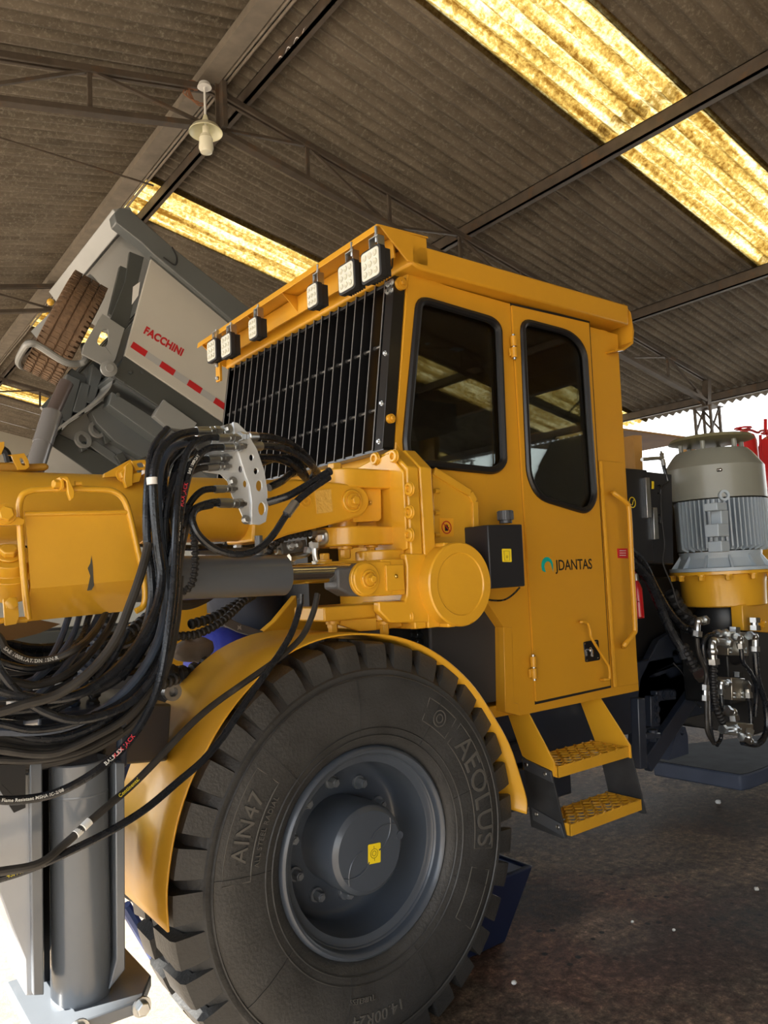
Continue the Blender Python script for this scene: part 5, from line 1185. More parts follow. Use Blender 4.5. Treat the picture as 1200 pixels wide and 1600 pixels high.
for k in range(NFIN):
    a = 2 * pi * k / NFIN; d = V((cos(a), sin(a), 0)); t = V((-sin(a), cos(a), 0)) * .0042
    c = V((MC.x, MC.y, 0)); zb_ = zat(857 - (k % 2) * 2); zt_ = zat(784)
    if d.y > .3: continue
    mb = MB(); mb.prism([c + d * mr * .84 - t + V((0, 0, zb_ - .02)), c + d * mr * 1.0 - t + V((0, 0, zb_)), c + d * mr * 1.0 - t + V((0, 0, zt_)), c + d * mr * .84 - t + V((0, 0, zt_))], t * 2); part('cooling_fin', mb, MOTB, motor)
mb = MB(); a = P(1128, 800, Y=MC.y - mr * .97)
def mpad(x0, x1, y0, y1, d0=.0, d1=.03, m=MOTB, nm='motor_pad'):
    mb = MB(); mb.pY([(x0, y0), (x1, y0), (x1 + 1, y1), (x0 + 1, y1)], MC.y - mr * .97 - d1, MC.y - mr * .80); return part(nm, mb, m, motor, .005)
mpad(1120, 1136, 785, 797); mpad(1122, 1139, 818, 838); mpad(1127, 1138, 797, 820, 0, .015); mpad(1127, 1140, 845, 862)
mb = MB(); c = P(1130, 773 + 1, Y=MC.y - mr * .97); c = P(1131, 774, Y=MC.y - mr - .01)
c = P(1131, 774 + 0, Y=MC.y - mr - .015); mb.lathe(c + V((0, 0, 0)), (-.5, -.8, 0), [(-.008, .030), (.008, .030), (.008, .017), (-.008, .017)], 24, closed=True); part('eye_bolt', mb, MOTB, motor)
mb = MB(); mb.bb(MC.x + mr * .8, MC.x + mr * 1.25, MC.y - .12, MC.y + .16, zat(862), zat(800)); part('terminal_box', mb, MOTB, motor, .01)
mb = MB(); fz = zat(893)
mb.lathe((MC.x, MC.y, 0), (0, 0, 1), [(zat(862), mr * .82), (zat(872), mr * .80), (zat(886), mr * .88), (zat(887), mr * 1.04), (zat(892), mr * 1.04), (zat(892), 0)], 56)
fl = part('motor_flange', mb, MOTB, motor, ang=25)
mb = MB()
for k in range(12):
    a = 2 * pi * k / 12 + .2; d = V((cos(a), sin(a), 0)); t = V((-sin(a), cos(a), 0)) * .006; c = V((MC.x, MC.y, 0))
    mb.prism([c + d * mr * .78 - t + V((0, 0, zat(864))), c + d * mr * .80 - t + V((0, 0, zat(887))), c + d * mr * 1.0 - t + V((0, 0, zat(887)))], t * 2)
part('flange_rib', mb, MOTB, motor)
mb = MB(); mb.lathe((MC.x, MC.y, 0), (0, 0, 1), [(zat(892.5), 0), (zat(892.5), mr * 1.04), (zat(897), mr * 1.04), (zat(898), mr * .88), (zat(908), mr * .84), (zat(946), mr * .82), (zat(948), mr * .78), (zat(948), 0)], 56)
bell = part('bell_housing', mb, YEL, RIG, ang=25, label='yellow bell housing under the motor')
mb = MB()
for k in range(12): a = 2 * pi * (k + .2) / 12; mb.bolt((MC.x + mr * .97 * cos(a), MC.y + mr * .97 * sin(a), zat(897)), (0, 0, -1), .017, .035)
part('flange_bolt', mb, YEL, bell)
mb = MB(); mb.pY([(1165, 906), (1197, 906), (1215, 908), (1215, 990), (1162, 985), (1160, 946), (1166, 943)], 2.25, 2.32); mb.pY([(1182, 868), (1230, 868), (1230, 885), (1180, 882)], 2.3, 2.7); mb.pY([(1190, 895), (1230, 920), (1230, 935), (1188, 905)], 2.5, 2.56); sup = part('motor_support', mb, YEL, RIG, .005)
mb = MB(); mb.bolt(P(1187, 919, Y=2.25), NY, .02, .02); mb.bolt(P(1191, 976, Y=2.25), NY, .02, .02); part('support_bolt', mb, YEL, sup)
# black electric cabinet
mb = MB(); mb.pY([(1004, 736), (1050, 741), (1053, 882), (1009, 880)], 2.45, 2.95); mb.bb(3.42, 3.70, 2.44, 2.9, 1.60, 2.11)
cab2 = part('electric_cabinet', mb, SHEETB, RIG, .006, label='black steel electric cabinet')
mb = MB(); mb.pY([(1009, 746), (1015, 746), (1019, 808), (1012, 809)], 2.42, 2.45); mb.pY([(1021, 793), (1027, 793), (1030, 842), (1023, 843)], 2.42, 2.45); part('cabinet_rail', mb, ZINC, cab2, .002)
mb = MB(); mb.pY([(1018, 752), (1021.5, 752), (1021.5, 764), (1018, 764)], 2.4485, 2.447); part('cabinet_label', mb, STY, cab2)
mb = MB(); mb.lathe(P(988, 785, Y=2.435), NY, [(0, .03), (.001, .03), (.001, .025), (0, .025)], 24, closed=True); mb.tube([P(984, 788, Y=2.434), P(988, 789, Y=2.434), P(990, 781, Y=2.434)], .002, 5); part('cabinet_label', mb, STY, cab2)
mb = MB()
for py in (765, 811): mb.tube(spline([P(1028, py - 6, Y=2.445), P(1032, py - 6, Y=2.42), P(1032, py + 6, Y=2.42), P(1028, py + 6, Y=2.445)], 4), .004, 6)
part('cabinet_latch', mb, BLK, cab2)
hose([(1045, 752, 2.42), (1034, 765, 2.42), (1033, 800, 2.42), (1038, 850, 2.42), (1036, 880, 2.42), (1050, 915, 2.4), (1062, 950, 2.38), (1084, 965, 2.36)], 1.4, BLKM)
hose([(1003, 718, 2.5), (1030, 716, 2.48), (1036, 720, 2.47)], 3, ZINC); hose([(1036, 722, 2.47), (1039, 737, 2.46), (1044, 752, 2.45)], 3, RUB, fit0=True)
mb = MB(); mb.bb(3.30, 5.2, 3.05, 3.7, 1.4, 2.0); mb.bb(3.3, 5.4, 2.85, 3.8, .9, 1.5); part('power_pack', mb, BLKM, RIG, .01)
# ochre canopy frame standing behind the cab
mb = MB()
mb.bb(4.1, 5.6, 3.2, 4.0, 2.545, 2.56)
for x, y in ((4.16, 3.24), (5.5, 3.24), (4.16, 3.95), (5.5, 3.95)): mb.bb(x - .035, x + .035, y - .035, y + .035, 2.2, 2.545)
can = part('canopy_frame', mb, OCH, RIG, .003, label='ochre canopy plate on posts')
mb = MB(); mb.pY([(990, 680), (1003, 680), (1005, 738), (993, 738)], 2.62, 2.70); part('canopy_post', mb, OCH, can, .003)
# pump group under the motor
mb = MB(); mb.lathe((MC.x, MC.y, 0), (0, 0, 1), [(zat(948), mr * .55), (zat(965), mr * .62), (zat(1000), mr * .55), (zat(1040), mr * .3), (zat(1050), 0)], 32); mb.bb(MC.x - .1, MC.x + .16, 2.4, 2.7, .75, 1.2); mb.bb(4.7, 5.3, 2.5, 3.2, .5, 1.25)
pump = part('hydraulic_pump', mb, mat('pump_black', (.014, .015, .017), .4), RIG, .01, label='black hydraulic pump')
VAL = mat('valve_nickel', (.46, .44, .38), .30, .9, var=.1, vs=8)
def vblock(x0, x1, y0, y1, Y, d=.09):
    mb = MB(); mb.pY([(x0, y0), (x1, y0 + 1), (x1 + 1, y1 + 1), (x0 + 1, y1)], Y, Y + d); v = part('valve_block', mb, VAL, RIG, .003, label='nickel-plated valve block')
    mb = MB()
    for a in (x0 + 5, x1 - 4):
        for b in (y1 - 5, y1 - 11): mb.lathe(P(a, b, Y=Y), NY, [(0, .009), (.004, .009), (.004, .005), (.001, .005), (.001, 0)], 10)
    part('valve_plug', mb, ZINC, v); return v
vblock(1137, 1169, 987, 1024, 2.22); vblock(1143, 1164, 1059, 1094, 2.22); vblock(1152, 1177, 1130, 1150, 2.18)
def fitting(pts, Y, r=.014):
    q = [P(a, b, Y=Y) for a, b in pts]; mb = MB(); mb.tube(spline(q, 4), r, 10)
    for p, k in ((q[0], q[1]), (q[-1], q[-2])):
        mb.lathe(p, (k - p), [(0, 0), (0, r * 1.6), (.028, r * 1.6), (.028, 0)], 6)
    for i in range(1, len(q) - 1): mb.ball(q[i], r * 1.35, n=10)
    part('pipe_fitting', mb, ZINC, RIG)
fitting([(1103, 969), (1091, 971), (1089, 995)], 2.2, .016); fitting([(1138, 1004), (1115, 1003), (1113, 1018), (1115, 1038)], 2.18, .020); fitting([(1119, 990), (1135, 989)], 2.2)
fitting([(1147, 995), (1156, 997), (1158, 1013)], 2.17); fitting([(1170, 993), (1179, 995), (1180, 1018)], 2.18, .016); fitting([(1178, 965), (1179, 985)], 2.2, .020); fitting([(1147, 983), (1147, 988)], 2.24, .02)
fitting([(1138, 1068), (1127, 1067), (1127, 1085)], 2.2); fitting([(1165, 1068), (1168, 1072), (1170, 1090)], 2.2); fitting([(1153, 1050), (1153, 1058)], 2.24, .016); fitting([(1134, 1110), (1145, 1113), (1147, 1125)], 2.18, .018)
fitting([(1128, 1140), (1150, 1139)], 2.18, .015); fitting([(1172, 1140), (1169, 1152), (1172, 1158), (1158, 1152)], 2.15, .014); fitting([(1102, 1070), (1102, 1095)], 2.2, .013); fitting([(1092, 1052), (1098, 1058)], 2.25, .022)
hose([(1089, 997, 2.2), (1092, 1020, 2.2), (1103, 1050, 2.2), (1102, 1070, 2.2)], 3.2, RUBD)
hose([(1119, 990, 2.2), (1104, 995, 2.2), (1098, 1010, 2.2), (1103, 1045, 2.2), (1107, 1080, 2.2), (1109, 1130, 2.2), (1114, 1160, 2.2)], 3.6, RUB)
hose([(1115, 1040, 2.18), (1115, 1070, 2.18), (1119, 1105, 2.18), (1130, 1130, 2.2)], 5.5, BLKM, guard=True)
hose([(1104, 1095, 2.2), (1104, 1120, 2.2), (1106, 1145, 2.2), (1116, 1162, 2.2)], 3.4, RUBD); hose([(1127, 1085, 2.2), (1129, 1110, 2.2), (1127, 1150, 2.25), (1120, 1165, 2.25)], 3, RUB)
hose([(1158, 1014, 2.17), (1161, 1035, 2.17), (1172, 1050, 2.17), (1182, 1075, 2.18), (1180, 1120, 2.2)], 3.4, RUB)
hose([(1180, 1020, 2.18), (1184, 1060, 2.18), (1196, 1100, 2.18), (1198, 1140, 2.18), (1185, 1162, 2.18), (1160, 1160, 2.18)], 4.6, RUB)
hose([(1170, 1090, 2.2), (1173, 1110, 2.2), (1174, 1135, 2.2)], 3, RUB)
hose([(985, 860, 2.40), (1005, 880, 2.42), (1025, 920, 2.45), (1045, 955, 2.45), (1068, 980, 2.45), (1085, 985, 2.4)], 6, RUB)
hose([(985, 875, 2.38), (1012, 905, 2.38), (1030, 945, 2.38), (1050, 990, 2.36), (1062, 1010, 2.34), (1070, 1030, 2.32)], 7, RUB)
hose([(1068, 1012, 2.33), (1078, 1030, 2.3), (1090, 1052, 2.28)], 8, BLKM, guard=True)
hose([(1050, 930, 2.5), (1065, 955, 2.5), (1085, 975, 2.48)], 10, BLKM, guard=True)
# dark frame: leaning arm plate, foot plate, lug
mb = MB(); mb.prism([P(a, b, Y=2.75) for a, b in [(1000, 1060), (1030, 1000), (1056, 985), (1075, 1000), (1090, 1060), (1085, 1080), (1010, 1200), (990, 1190), (995, 1100)]], (0, .05, 0), holes=[[P(a, b, Y=2.75) for a, b in rrect([(1050, 1016), (1068, 1014), (1074, 1034), (1054, 1036)], 8, 4)]])
fa = part('rear_frame', mb, NAVY, RIG, .006, label='dark blue-black rear jack frame')
mb = MB(); mb.bar(P(1088, 1076, Y=2.72), P(1008, 1195, Y=2.72), .10, .05, up=(0, 1, 0)); mb.bar(P(996, 1090, Y=2.4), P(1000, 1200, Y=2.4), .06, .05); mb.bar(P(1003, 1150, Y=2.4), P(1026, 1148, Y=2.4), .05, .03); mb.pY([(1017, 1088), (1030, 1087), (1031, 1135), (1018, 1136)], 2.70, 2.745); mb.pY([(1026, 1080), (1056, 1077), (1057, 1093), (1027, 1096)], 2.70, 2.745); part('frame_beam', mb, NAVY, fa, .006)
mb = MB()
for a, b in ((1025, 1092), (1025, 1108), (1025, 1124), (1038, 1086), (1050, 1084)): mb.bolt(P(a, b, Y=2.70), NY, .018, .02)
mb.bolt(P(1019, 1140, Y=2.39), (0, 0, -1), .018, .06); part('frame_bolt', mb, NAVY, fa)
mb = MB(); mb.tube(spline([P(1052, 1036, Y=2.74), P(1065, 1050, Y=2.73), P(1077, 1072, Y=2.72), P(1085, 1095, Y=2.7), P(1095, 1105, Y=2.6)], 4), .004, 5); part('frame_cable', mb, mat('dull_steel', (.3, .3, .3), .4, .8), fa)
PL = mat('foot_plate_blue', (.055, .068, .105), .5, var=.15, vs=7, spec=.3)
z1 = .24; z0 = .17
c = [P(1020, 1190, Z=z1), P(1022, 1183, Z=z1), P(1160, 1208, Z=z1), P(1172, 1206, Z=z1), P(1240, 1180, Z=z1), P(1240, 1150, Z=z1), P(1060, 1160, Z=z1)]
pl = [P(1020, 1189, Z=z1), P(1156, 1211, Z=z1), P(1170, 1209, Z=z1), P(1215, 1192, Z=z1), P(1260, 1180, Z=z1), P(1260, 1140, Z=z1), P(1050, 1165, Z=z1)]
mb = MB(); mb.prism(pl, (0, 0, -.10)); fp = part('foot_plate', mb, PL, RIG, .012, label='thick blue-grey jack foot plate')
cpl = sum(pl, V()) / len(pl); mb = MB(); mb.prism([cpl + (p - cpl) * .975 for p in pl], (0, 0, .003)); part('plate_top', mb, mat('oily_plate', (.020, .021, .022), .75, var=.4, vs=9, spec=.08), fp, label='dark worn top surface')
mb = MB(); mb.prism([P(a, b, Y=2.95) for a, b in [(1045, 1188), (1058, 1145), (1064, 1134), (1071, 1136), (1075, 1150), (1076, 1178)]], (0, .06, 0), holes=[[P(a, b, Y=2.95) for a, b in circ_px(1066, 1145, 3, 4, 12)]]); part('foot_lug', mb, PL, fp, .006)
# ---------------------------------------------------------------- things beside it
ex = P(996, 930, Y=2.48)
E_ = thing('fire_extinguisher', 'small red fire extinguisher in a wire bracket, behind the yellow handrail', 'fire extinguisher', (ex.x, ex.y, P(996, 966, Y=2.48).z))
u = pxl(ex, 1); zf = lambda py: P(996, py, Y=2.48).z
mb = MB(); mb.lathe((ex.x, ex.y, 0), (0, 0, 1), [(zf(964), 0), (zf(964), 8 * u), (zf(920), 8 * u), (zf(911), 5 * u), (zf(907), 3 * u), (zf(907), 0)], 28); part('cylinder_body', mb, RED, E_)
mb = MB(); mb.cyl((ex.x, ex.y, zf(907)), (ex.x, ex.y, zf(896)), 4 * u, n=12); mb.lathe(V((ex.x, ex.y, zf(893))) + V((8 * u, 0, 0)), NY, [(0, 4 * u), (.004, 4 * u), (.004, 3 * u), (0, 3 * u)], 16, closed=True); part('valve_head', mb, ZINC, E_)
mb = MB(); mb.bar((ex.x - 4 * u, ex.y, zf(884)), (ex.x + 3 * u, ex.y, zf(886)), .012, .006); mb.bar((ex.x - 4 * u, ex.y, zf(893)), (ex.x + 3 * u, ex.y, zf(896)), .012, .006); mb.bar((ex.x - 3 * u, ex.y, zf(884)), (ex.x - 3 * u, ex.y, zf(898)), .01, .006); part('squeeze_handle', mb, RED, E_)
mb = MB(); mb.tube([P(a, b, Y=2.46) for a, b in ((992, 940), (1004, 940), (1005.5, 965), (993, 966))], .005, 6, close=True); part('wire_bracket', mb, RED, E_)
def red_tank(px, top, bot, Y, rpx, label):
    c = P(px, (top + bot) / 2, Y=Y); u = pxl(c, 1); z = lambda py: P(px, py, Y=Y).z
    T = thing('suppression_tank', label, 'pressure tank', (c.x, c.y, z(bot)))
    mb = MB(); mb.lathe((c.x, c.y, 0), (0, 0, 1), [(z(bot), 0), (z(bot), rpx * u), (z(bot - 20), rpx * u), (z(bot - 20), rpx * 1.01 * u), (z(bot - 22), rpx * u), (z(top + 20), rpx * u), (z(top + 10), rpx * .8 * u), (z(top + 5), rpx * .35 * u), (z(top + 5), 0)], 40); part('tank_body', mb, RED, T, ang=25)
    mb = MB(); zz = z(top + 3)
    mb.cyl((c.x, c.y, z(top + 6)), (c.x, c.y, z(top)), rpx * .25 * u, n=12)
    ring = [V((c.x + rpx * .62 * u * cos(a), c.y + rpx * .62 * u * sin(a), zz + .02)) for a in [2 * pi * k / 24 for k in range(24)]]
    mb.tube(ring, .008, 6, close=True)
    for k in range(4): mb.bar(ring[k * 6], (c.x, c.y, zz), .015, .006)
    part('tank_collar', mb, RED, T)
    return T, c, u, z
T, c, u, z = red_tank(1166, 671, 781, 2.95, 19, 'red fire-suppression pressure tank right behind the grey motor, with white label')
mb = MB(); d = V((.05, -1, 0)).normalized()
for k in range(9):
    a0 = radians(-112 + 7 * k + 34); a1 = a0 + radians(7); R = 19.2 * u
    mb.quad([(c.x + R * cos(a0), c.y + R * sin(a0), z(754)), (c.x + R * cos(a1), c.y + R * sin(a1), z(754)), (c.x + R * cos(a1), c.y + R * sin(a1), z(718)), (c.x + R * cos(a0), c.y + R * sin(a0), z(718))])
part('tank_label', mb, WHT, T)
T, c, u, z = red_tank(1206, 678, 781, 2.95, 17, 'red fire-suppression pressure tank at the right edge, with white marks down its side')
for k in range(4):
    mb = MB(); a0, a1, R, zz = radians(-150), radians(-128), 17.3 * u, z(719 + 9 * k)
    mb.quad([(c.x + R * cos(a0), c.y + R * sin(a0), zz - .035), (c.x + R * cos(a1), c.y + R * sin(a1), zz - .035), (c.x + R * cos(a1), c.y + R * sin(a1), zz), (c.x + R * cos(a0), c.y + R * sin(a0), zz)]); part('tank_marking', mb, WHT, T)
mb = MB(); mb.tube(spline([P(a, b, Y=2.88) for a, b in ((1158, 674), (1172, 672), (1184, 676), (1190, 673), (1205, 673))], 4), .010, 8); mb.tube([P(1196, 655, Y=2.88), P(1196, 676, Y=2.88)], .014, 8); mb.tube([P(1188, 680, Y=2.9), P(1190, 770, Y=2.9)], .012, 8); part('suppression_pipe', mb, RED, RIG)
mb = MB(); mb.bb(5.15, 6.25, 2.70, 3.2, z(781) - .06, z(781)); mb.bb(5.0, 5.12, 2.72, 3.2, 1.3, z(781)); mb.bb(6.1, 6.2, 2.72, 3.2, 1.2, z(781) - .06); part('tank_shelf', mb, YEL, RIG, .005)
mb = MB(); mb.bb(4.9, 6.3, 2.72, 3.8, .8, 1.35); part('power_pack', mb, BLKM, RIG, .01)
# ================================================================ DUMP TRUCK WITH RAISED BODY
TY = 7.5
TL_ = V((cos(radians(28.5)), 0, -sin(radians(28.5)))); TH_ = V((sin(radians(28.5)), 0, cos(radians(28.5)))); TW = V((0, 1, 0))
O = P(178, 588, Y=TY)
TRK = thing('dump_truck', 'grey dump truck with its cream-sided tipper body raised, behind the yellow rig', 'truck', (O.x, TY + 1.2, 0))
def T3(l, w, h): return O + TL_ * l + TW * w + TH_ * h
def tbox(mb, l0, l1, w0, w1, h0, h1): return mb.hull8([T3(l0, w0, h0), T3(l1, w0, h0), T3(l1, w1, h0), T3(l0, w1, h0), T3(l0, w0, h1), T3(l1, w0, h1), T3(l1, w1, h1), T3(l0, w1, h1)])
# near cream side panel
mb = MB(); mb.pY([(237, 402), (195, 555), (520, 775), (620, 690), (560, 630)], TY, TY + .05); side_p = part('body_side', mb, CREAM, TRK, .006, label='cream tipper side panel')
mb = MB(); q0 = P(222, 515, Y=TY - .001); dx = (P(289, 556, Y=TY - .001) - q0); L_ = dx.length; dx.normalize(); up = V((-dx.z, 0, dx.x)); 
if up.z < 0: up = -up
cc = P(256, 534, Y=TY - .001)
text_into(mb, 'FACCHINI', L_ / 8 * 1.50, lambda x, y, z: cc + dx * x * 1.0 + up * y * 1.22 + V((0, -z, 0)), .003, .004, 1.06); part('maker_lettering', mb, REDS, side_p, label='red FACCHINI lettering')
a0 = P(206, 538, Y=TY - .002); a1 = P(500, 735, Y=TY - .002)
n = 13
dd = (P(335, 625, Y=TY - .002) - P(206, 538, Y=TY - .002)); per = dd.length / 6.0; dd.normalize(); up2 = V((-dd.z, 0, dd.x)); up2 = up2 if up2.z > 0 else -up2
for k in range(10):
    mb = MB(); s = a0 + dd * per * k; mb.prism([s - up2 * .035, s + dd * per - up2 * .035, s + dd * per + up2 * .035, s + up2 * .035], (0, -.002, 0)); part('reflective_strip', mb, REDS if k % 2 == 0 else SILS, side_p)
# top rail: wide dark band
mb = MB(); mb.pY([(178, 333), (187, 324), (203, 327), (267, 384), (390, 482), (600, 640), (600, 690), (362, 500), (237, 395), (222, 380), (181, 348)], TY - .10, TY + .06); part('top_rail', mb, TGR, TRK, .01)
mb = MB(); mb.pY([(237, 395), (365, 503), (600, 690), (596, 694), (362, 507), (235, 401)], TY - .03, TY + .0); part('top_rail', mb, TGD, TRK)
mb = MB(); mb.tube(spline([P(269, 386, Y=TY - .11), P(276, 402, Y=TY - .11), P(273, 414, Y=TY - .11), P(255, 402, Y=TY - .11)], 5), .008, 6); part('rail_hook', mb, BLKM, TRK)
# far side, bed floor, bulkhead
FW = 2.45
b0 = P(195, 555, Y=TY) - O; 
mb = MB(); tbox(mb, 0.15, 5.0, FW - .06, FW, .1, 1.35); part('body_side', mb, TGR, TRK)
mb = MB(); tbox(mb, .05, 5.0, .05, FW - .05, -.02, .05); part('bed_floor', mb, TGR, TRK)
mb = MB(); mb.pY([(178, 588), (335, 693), (560, 850), (560, 800), (335, 652), (195, 556)], TY + .02, TY + .10); sk = part('side_skirt', mb, TGD, TRK, .006)
mb = MB()
for a, b in ((195, 599), (204, 582), (184, 617), (222, 582)): mb.lathe(P(a, b, Y=TY + .02), NY, [(0, .02), (.015, .02), (.018, .01), (.018, 0)], 10)
part('skirt_rivet', mb, TGD, sk)
mb = MB(); mb.pY([(175, 612), (260, 665), (400, 765), (400, 800), (265, 700), (170, 632)], TY + .05, TY + .30); part('lower_rail', mb, TGR, TRK, .006)
mb = MB(); mb.pY([(240, 650), (256, 624), (308, 661), (300, 673), (262, 668)], TY - .02, TY + .10); part('tool_box', mb, TGL, TRK, .006)
mb = MB(); mb.prism([T3(-.02, .07, .0), T3(.20, .07, 1.4), T3(.20, FW, 1.4), T3(-.02, FW, .0)], TL_ * .05); bh = part('bulkhead', mb, TGR, TRK, .005)
for w in (.075, .62, 1.22, 1.82, 2.40):
    mb = MB(); mb.prism([T3(-.04, w, .05), T3(-.20, w, .10), T3(.04, w, 1.38), T3(.20, w, 1.40)], TW * .08); part('bulkhead_rib', mb, TGR, bh, .003)
mb = MB(); mb.pY([(203, 393), (225, 402), (192, 545), (172, 500), (196, 440)], TY + .10, TY + .14); mb.pY([(188, 415), (200, 420), (185, 500), (170, 490)], TY + .14, TY + .2); part('bulkhead_rib', mb, TGD, bh, .003)
mb = MB(); mb.pY([(208, 448), (219, 440), (216, 462), (206, 476)], TY + .09, TY + .095); part('data_plate', mb, WHT, bh)
mb = MB(); mb.pY([(160, 490), (195, 513), (180, 562), (171, 575), (128, 553), (131, 540)], TY - .05, TY - .02, holes=[rrect([(160, 515), (169, 514), (170, 535), (164, 542), (156, 541), (151, 534)], 4, 3)]); part('hinge_bracket', mb, TGL, bh, .004, label='grey bracket plate with an oval hole')
mb = MB(); mb.lathe(P(169, 577, Y=TY - .06), NY, [(0, .08), (.03, .08), (.04, .04), (.06, .04), (.06, 0)], 20); part('hinge_boss', mb, TGL, bh)
# canopy (cab protector)
q1 = P(187, 340, Y=TY); mb = MB(); x0, z0 = q1.x, q1.z
mb.prism([(x0 - .10, TY - .085, z0 + .03), (x0 + .08, TY - .085, z0 + .10), (x0 + .14, TY - .085, z0 - .02), (x0 + .02, TY - .085, z0 - .12)], (0, FW + .1, 0)); part('canopy_beam', mb, TGL, TRK, .01)
mb = MB(); mb.prism([(x0, TY + .07, z0 + .02), (x0 + .75, TY + .07, z0 - .42), (x0 + .75, TY + .07, z0 - .45), (x0, TY + .07, z0 - .02)], (0, FW, 0)); part('canopy_sheet', mb, TGR, TRK)
# underside and the skirt of the front end, seen from below
for k in range(5):
    mb = MB(); tbox(mb, 1.4 + .7 * k, 1.5 + .7 * k, .12, FW - .12, -.16, -.02); part('cross_member', mb, TGR, TRK, .004)
def tp(name, pp, y0, y1, m, par=None, bev=.006):
    mb = MB(); mb.pY(pp, y0, y1); return part(name, mb, m, par or TRK, bev)
fs = tp('front_skirt', [(112, 575), (140, 592), (178, 588), (172, 607), (150, 630), (117, 653), (80, 680), (77, 693), (70, 684), (85, 640), (98, 600)], 8.15, 8.25, TGR, bh)
for q in ([(105, 583), (127, 593), (110, 660), (92, 655)], [(127, 597), (144, 601), (132, 647), (113, 643)], [(145, 567), (161, 583), (147, 632), (133, 628)], [(93, 645), (101, 650), (96, 678), (80, 674)]):
    tp('skirt_rib', q, 8.0, 8.15, TGR, fs, .012)
mb = MB(); ce = spline([P(a, b, Y=7.62) for a, b in ((178, 588), (172, 607), (150, 630), (117, 653), (82, 680), (77, 693))], 4)
for a, b in zip(ce, ce[1:]): mb.hull8([a, b, b + V((0, .6, 0)), a + V((0, .6, 0)), a + V((0, 0, .03)), b + V((0, 0, .03)), b + V((0, .6, .03)), a + V((0, .6, .03))])
part('skirt_edge', mb, TGL, fs)
tp('under_plate', [(173, 622), (187, 620), (267, 677), (262, 700), (222, 716), (180, 690), (150, 660), (142, 643)], 7.75, 7.9, TGR)
tp('under_plate', [(142, 640), (160, 626), (185, 672), (232, 716), (215, 748), (150, 706), (92, 678), (110, 660)], 7.95, 8.05, TGL)
tp('under_beam', [(77, 694), (92, 678), (150, 706), (215, 740), (235, 762), (190, 775), (160, 752)], 7.9, 9.4, TGD)
tp('under_beam', [(132, 690), (150, 688), (222, 738), (226, 752), (215, 748), (150, 704)], 7.88, 7.94, TGR)
for q in ([(160, 676), (170, 672), (178, 688), (165, 694)], [(180, 712), (192, 706), (199, 718), (188, 724)], [(125, 692), (132, 690), (137, 702), (128, 706)]): tp('hinge_lug', q, 7.82, 7.9, TGD)
mb = MB()
for a, b, r in ((128, 688, .09), (150, 672, .09)): mb.lathe(P(a, b, Y=7.85), (.3, -1, .2), [(0, r), (.03, r), (.03, r * .6), (0, r * .6)], 20, closed=True)
part('hinge_lug', mb, TGL, TRK)
# hoist cylinder
c0 = P(48, 752, Y=7.55); c1 = P(82, 645, Y=7.7); c2 = P(104, 598, Y=7.75); r0 = pxl(c1, 14)
mb = MB(); d = (c1 - c0); mb.cyl(c0 - d * 1.2, c1, r0, n=32); mb.lathe(c1, -d, [(0, r0 * 1.08), (.35, r0 * 1.08), (.35, r0)], 32); hc = part('hoist_cylinder', mb, mat('hoist_grey', (.26, .26, .27), .22, .4), TRK, label='grey telescopic hoist cylinder')
mb = MB(); mb.cyl(c1, c2, r0 * .78, n=32); part('hoist_rod', mb, mat('worn_rod', (.16, .13, .125), .35, .5), hc)
# chassis of the truck far below, hidden mostly by the rig
mb = MB(); mb.bb(.5, 7.5, TY + .75, TY + .9, .9, 1.2); mb.bb(.5, 7.5, TY + 1.55, TY + 1.7, .9, 1.2); mb.bb(6.2, 6.9, TY + .3, TY + 2.1, 1.2, 1.7); part('truck_chassis', mb, TGD, TRK)
for x in (2.2, 5.4, 6.7):
    for y in (TY + .05, TY + 2.05):
        mb = MB(); mb.lathe((x, y, .52), (0, 1, 0), [(0.04, 0), (.02, .28), (0, .32), (0, .48), (.04, .52), (.26, .52), (.3, .48), (.3, 0)], 40); part('truck_wheel', mb, TYR, TRK)
mb = MB(); mb.bb(-.7, .4, TY + .1, TY + 2.3, .6, 1.1); mb.bb(-1.6, .3, TY + .12, TY + 2.28, 1.1, 1.9); part('truck_cab', mb, WHT, TRK, .05)
# spare tyre on the front of the body
tc_ = P(103, 513, Y=8.35); ax = V((.90, -.10, -.42)).normalized()
R = 1; rt = .59; wt = .38
mb = MB(); ro = [(-wt / 2, .30), (-wt / 2, rt * .86), (-wt / 2 + .02, rt * .95), (-wt / 2 + .05, rt)]
prof_ = ro[:]
for g in (-.095, 0, .095): prof_ += [(g - .008, rt), (g - .006, rt - .018), (g + .006, rt - .018), (g + .008, rt)]
prof_ += [(wt / 2 - .05, rt), (wt / 2 - .02, rt * .95), (wt / 2, rt * .86), (wt / 2, .30)]
mb.lathe(tc_, ax, prof_, 96, closed=True)
u_ = ax.orthogonal().normalized(); w_ = ax.cross(u_)
for k in range(64):
    a = 2 * pi * k / 64; r_ = u_ * cos(a) + w_ * sin(a); t_ = -u_ * sin(a) + w_ * cos(a)
    for s in (-1, 1): mb.obox(tc_ + r_ * (rt * .955) + ax * s * (wt / 2 - .025), r_, t_, ax, .05, .030, .035)
    for s in (-.14, -.047, .047, .14): mb.obox(tc_ + r_ * (rt + .001) + ax * s, r_, t_ + ax * (.5 if s * k else .3), ax, .012, .040, .065)
sp = part('spare_tyre', mb, TYRB, TRK, label='dusty brown spare tyre')
mb = MB(); mb.lathe(tc_ - ax * .02, ax, [(-.08, 0), (-.08, .2), (-.12, .28), (-.10, .31), (.1, .31), (.12, .28), (.02, .2), (.02, 0)], 40); part('spare_rim', mb, TGL, sp)
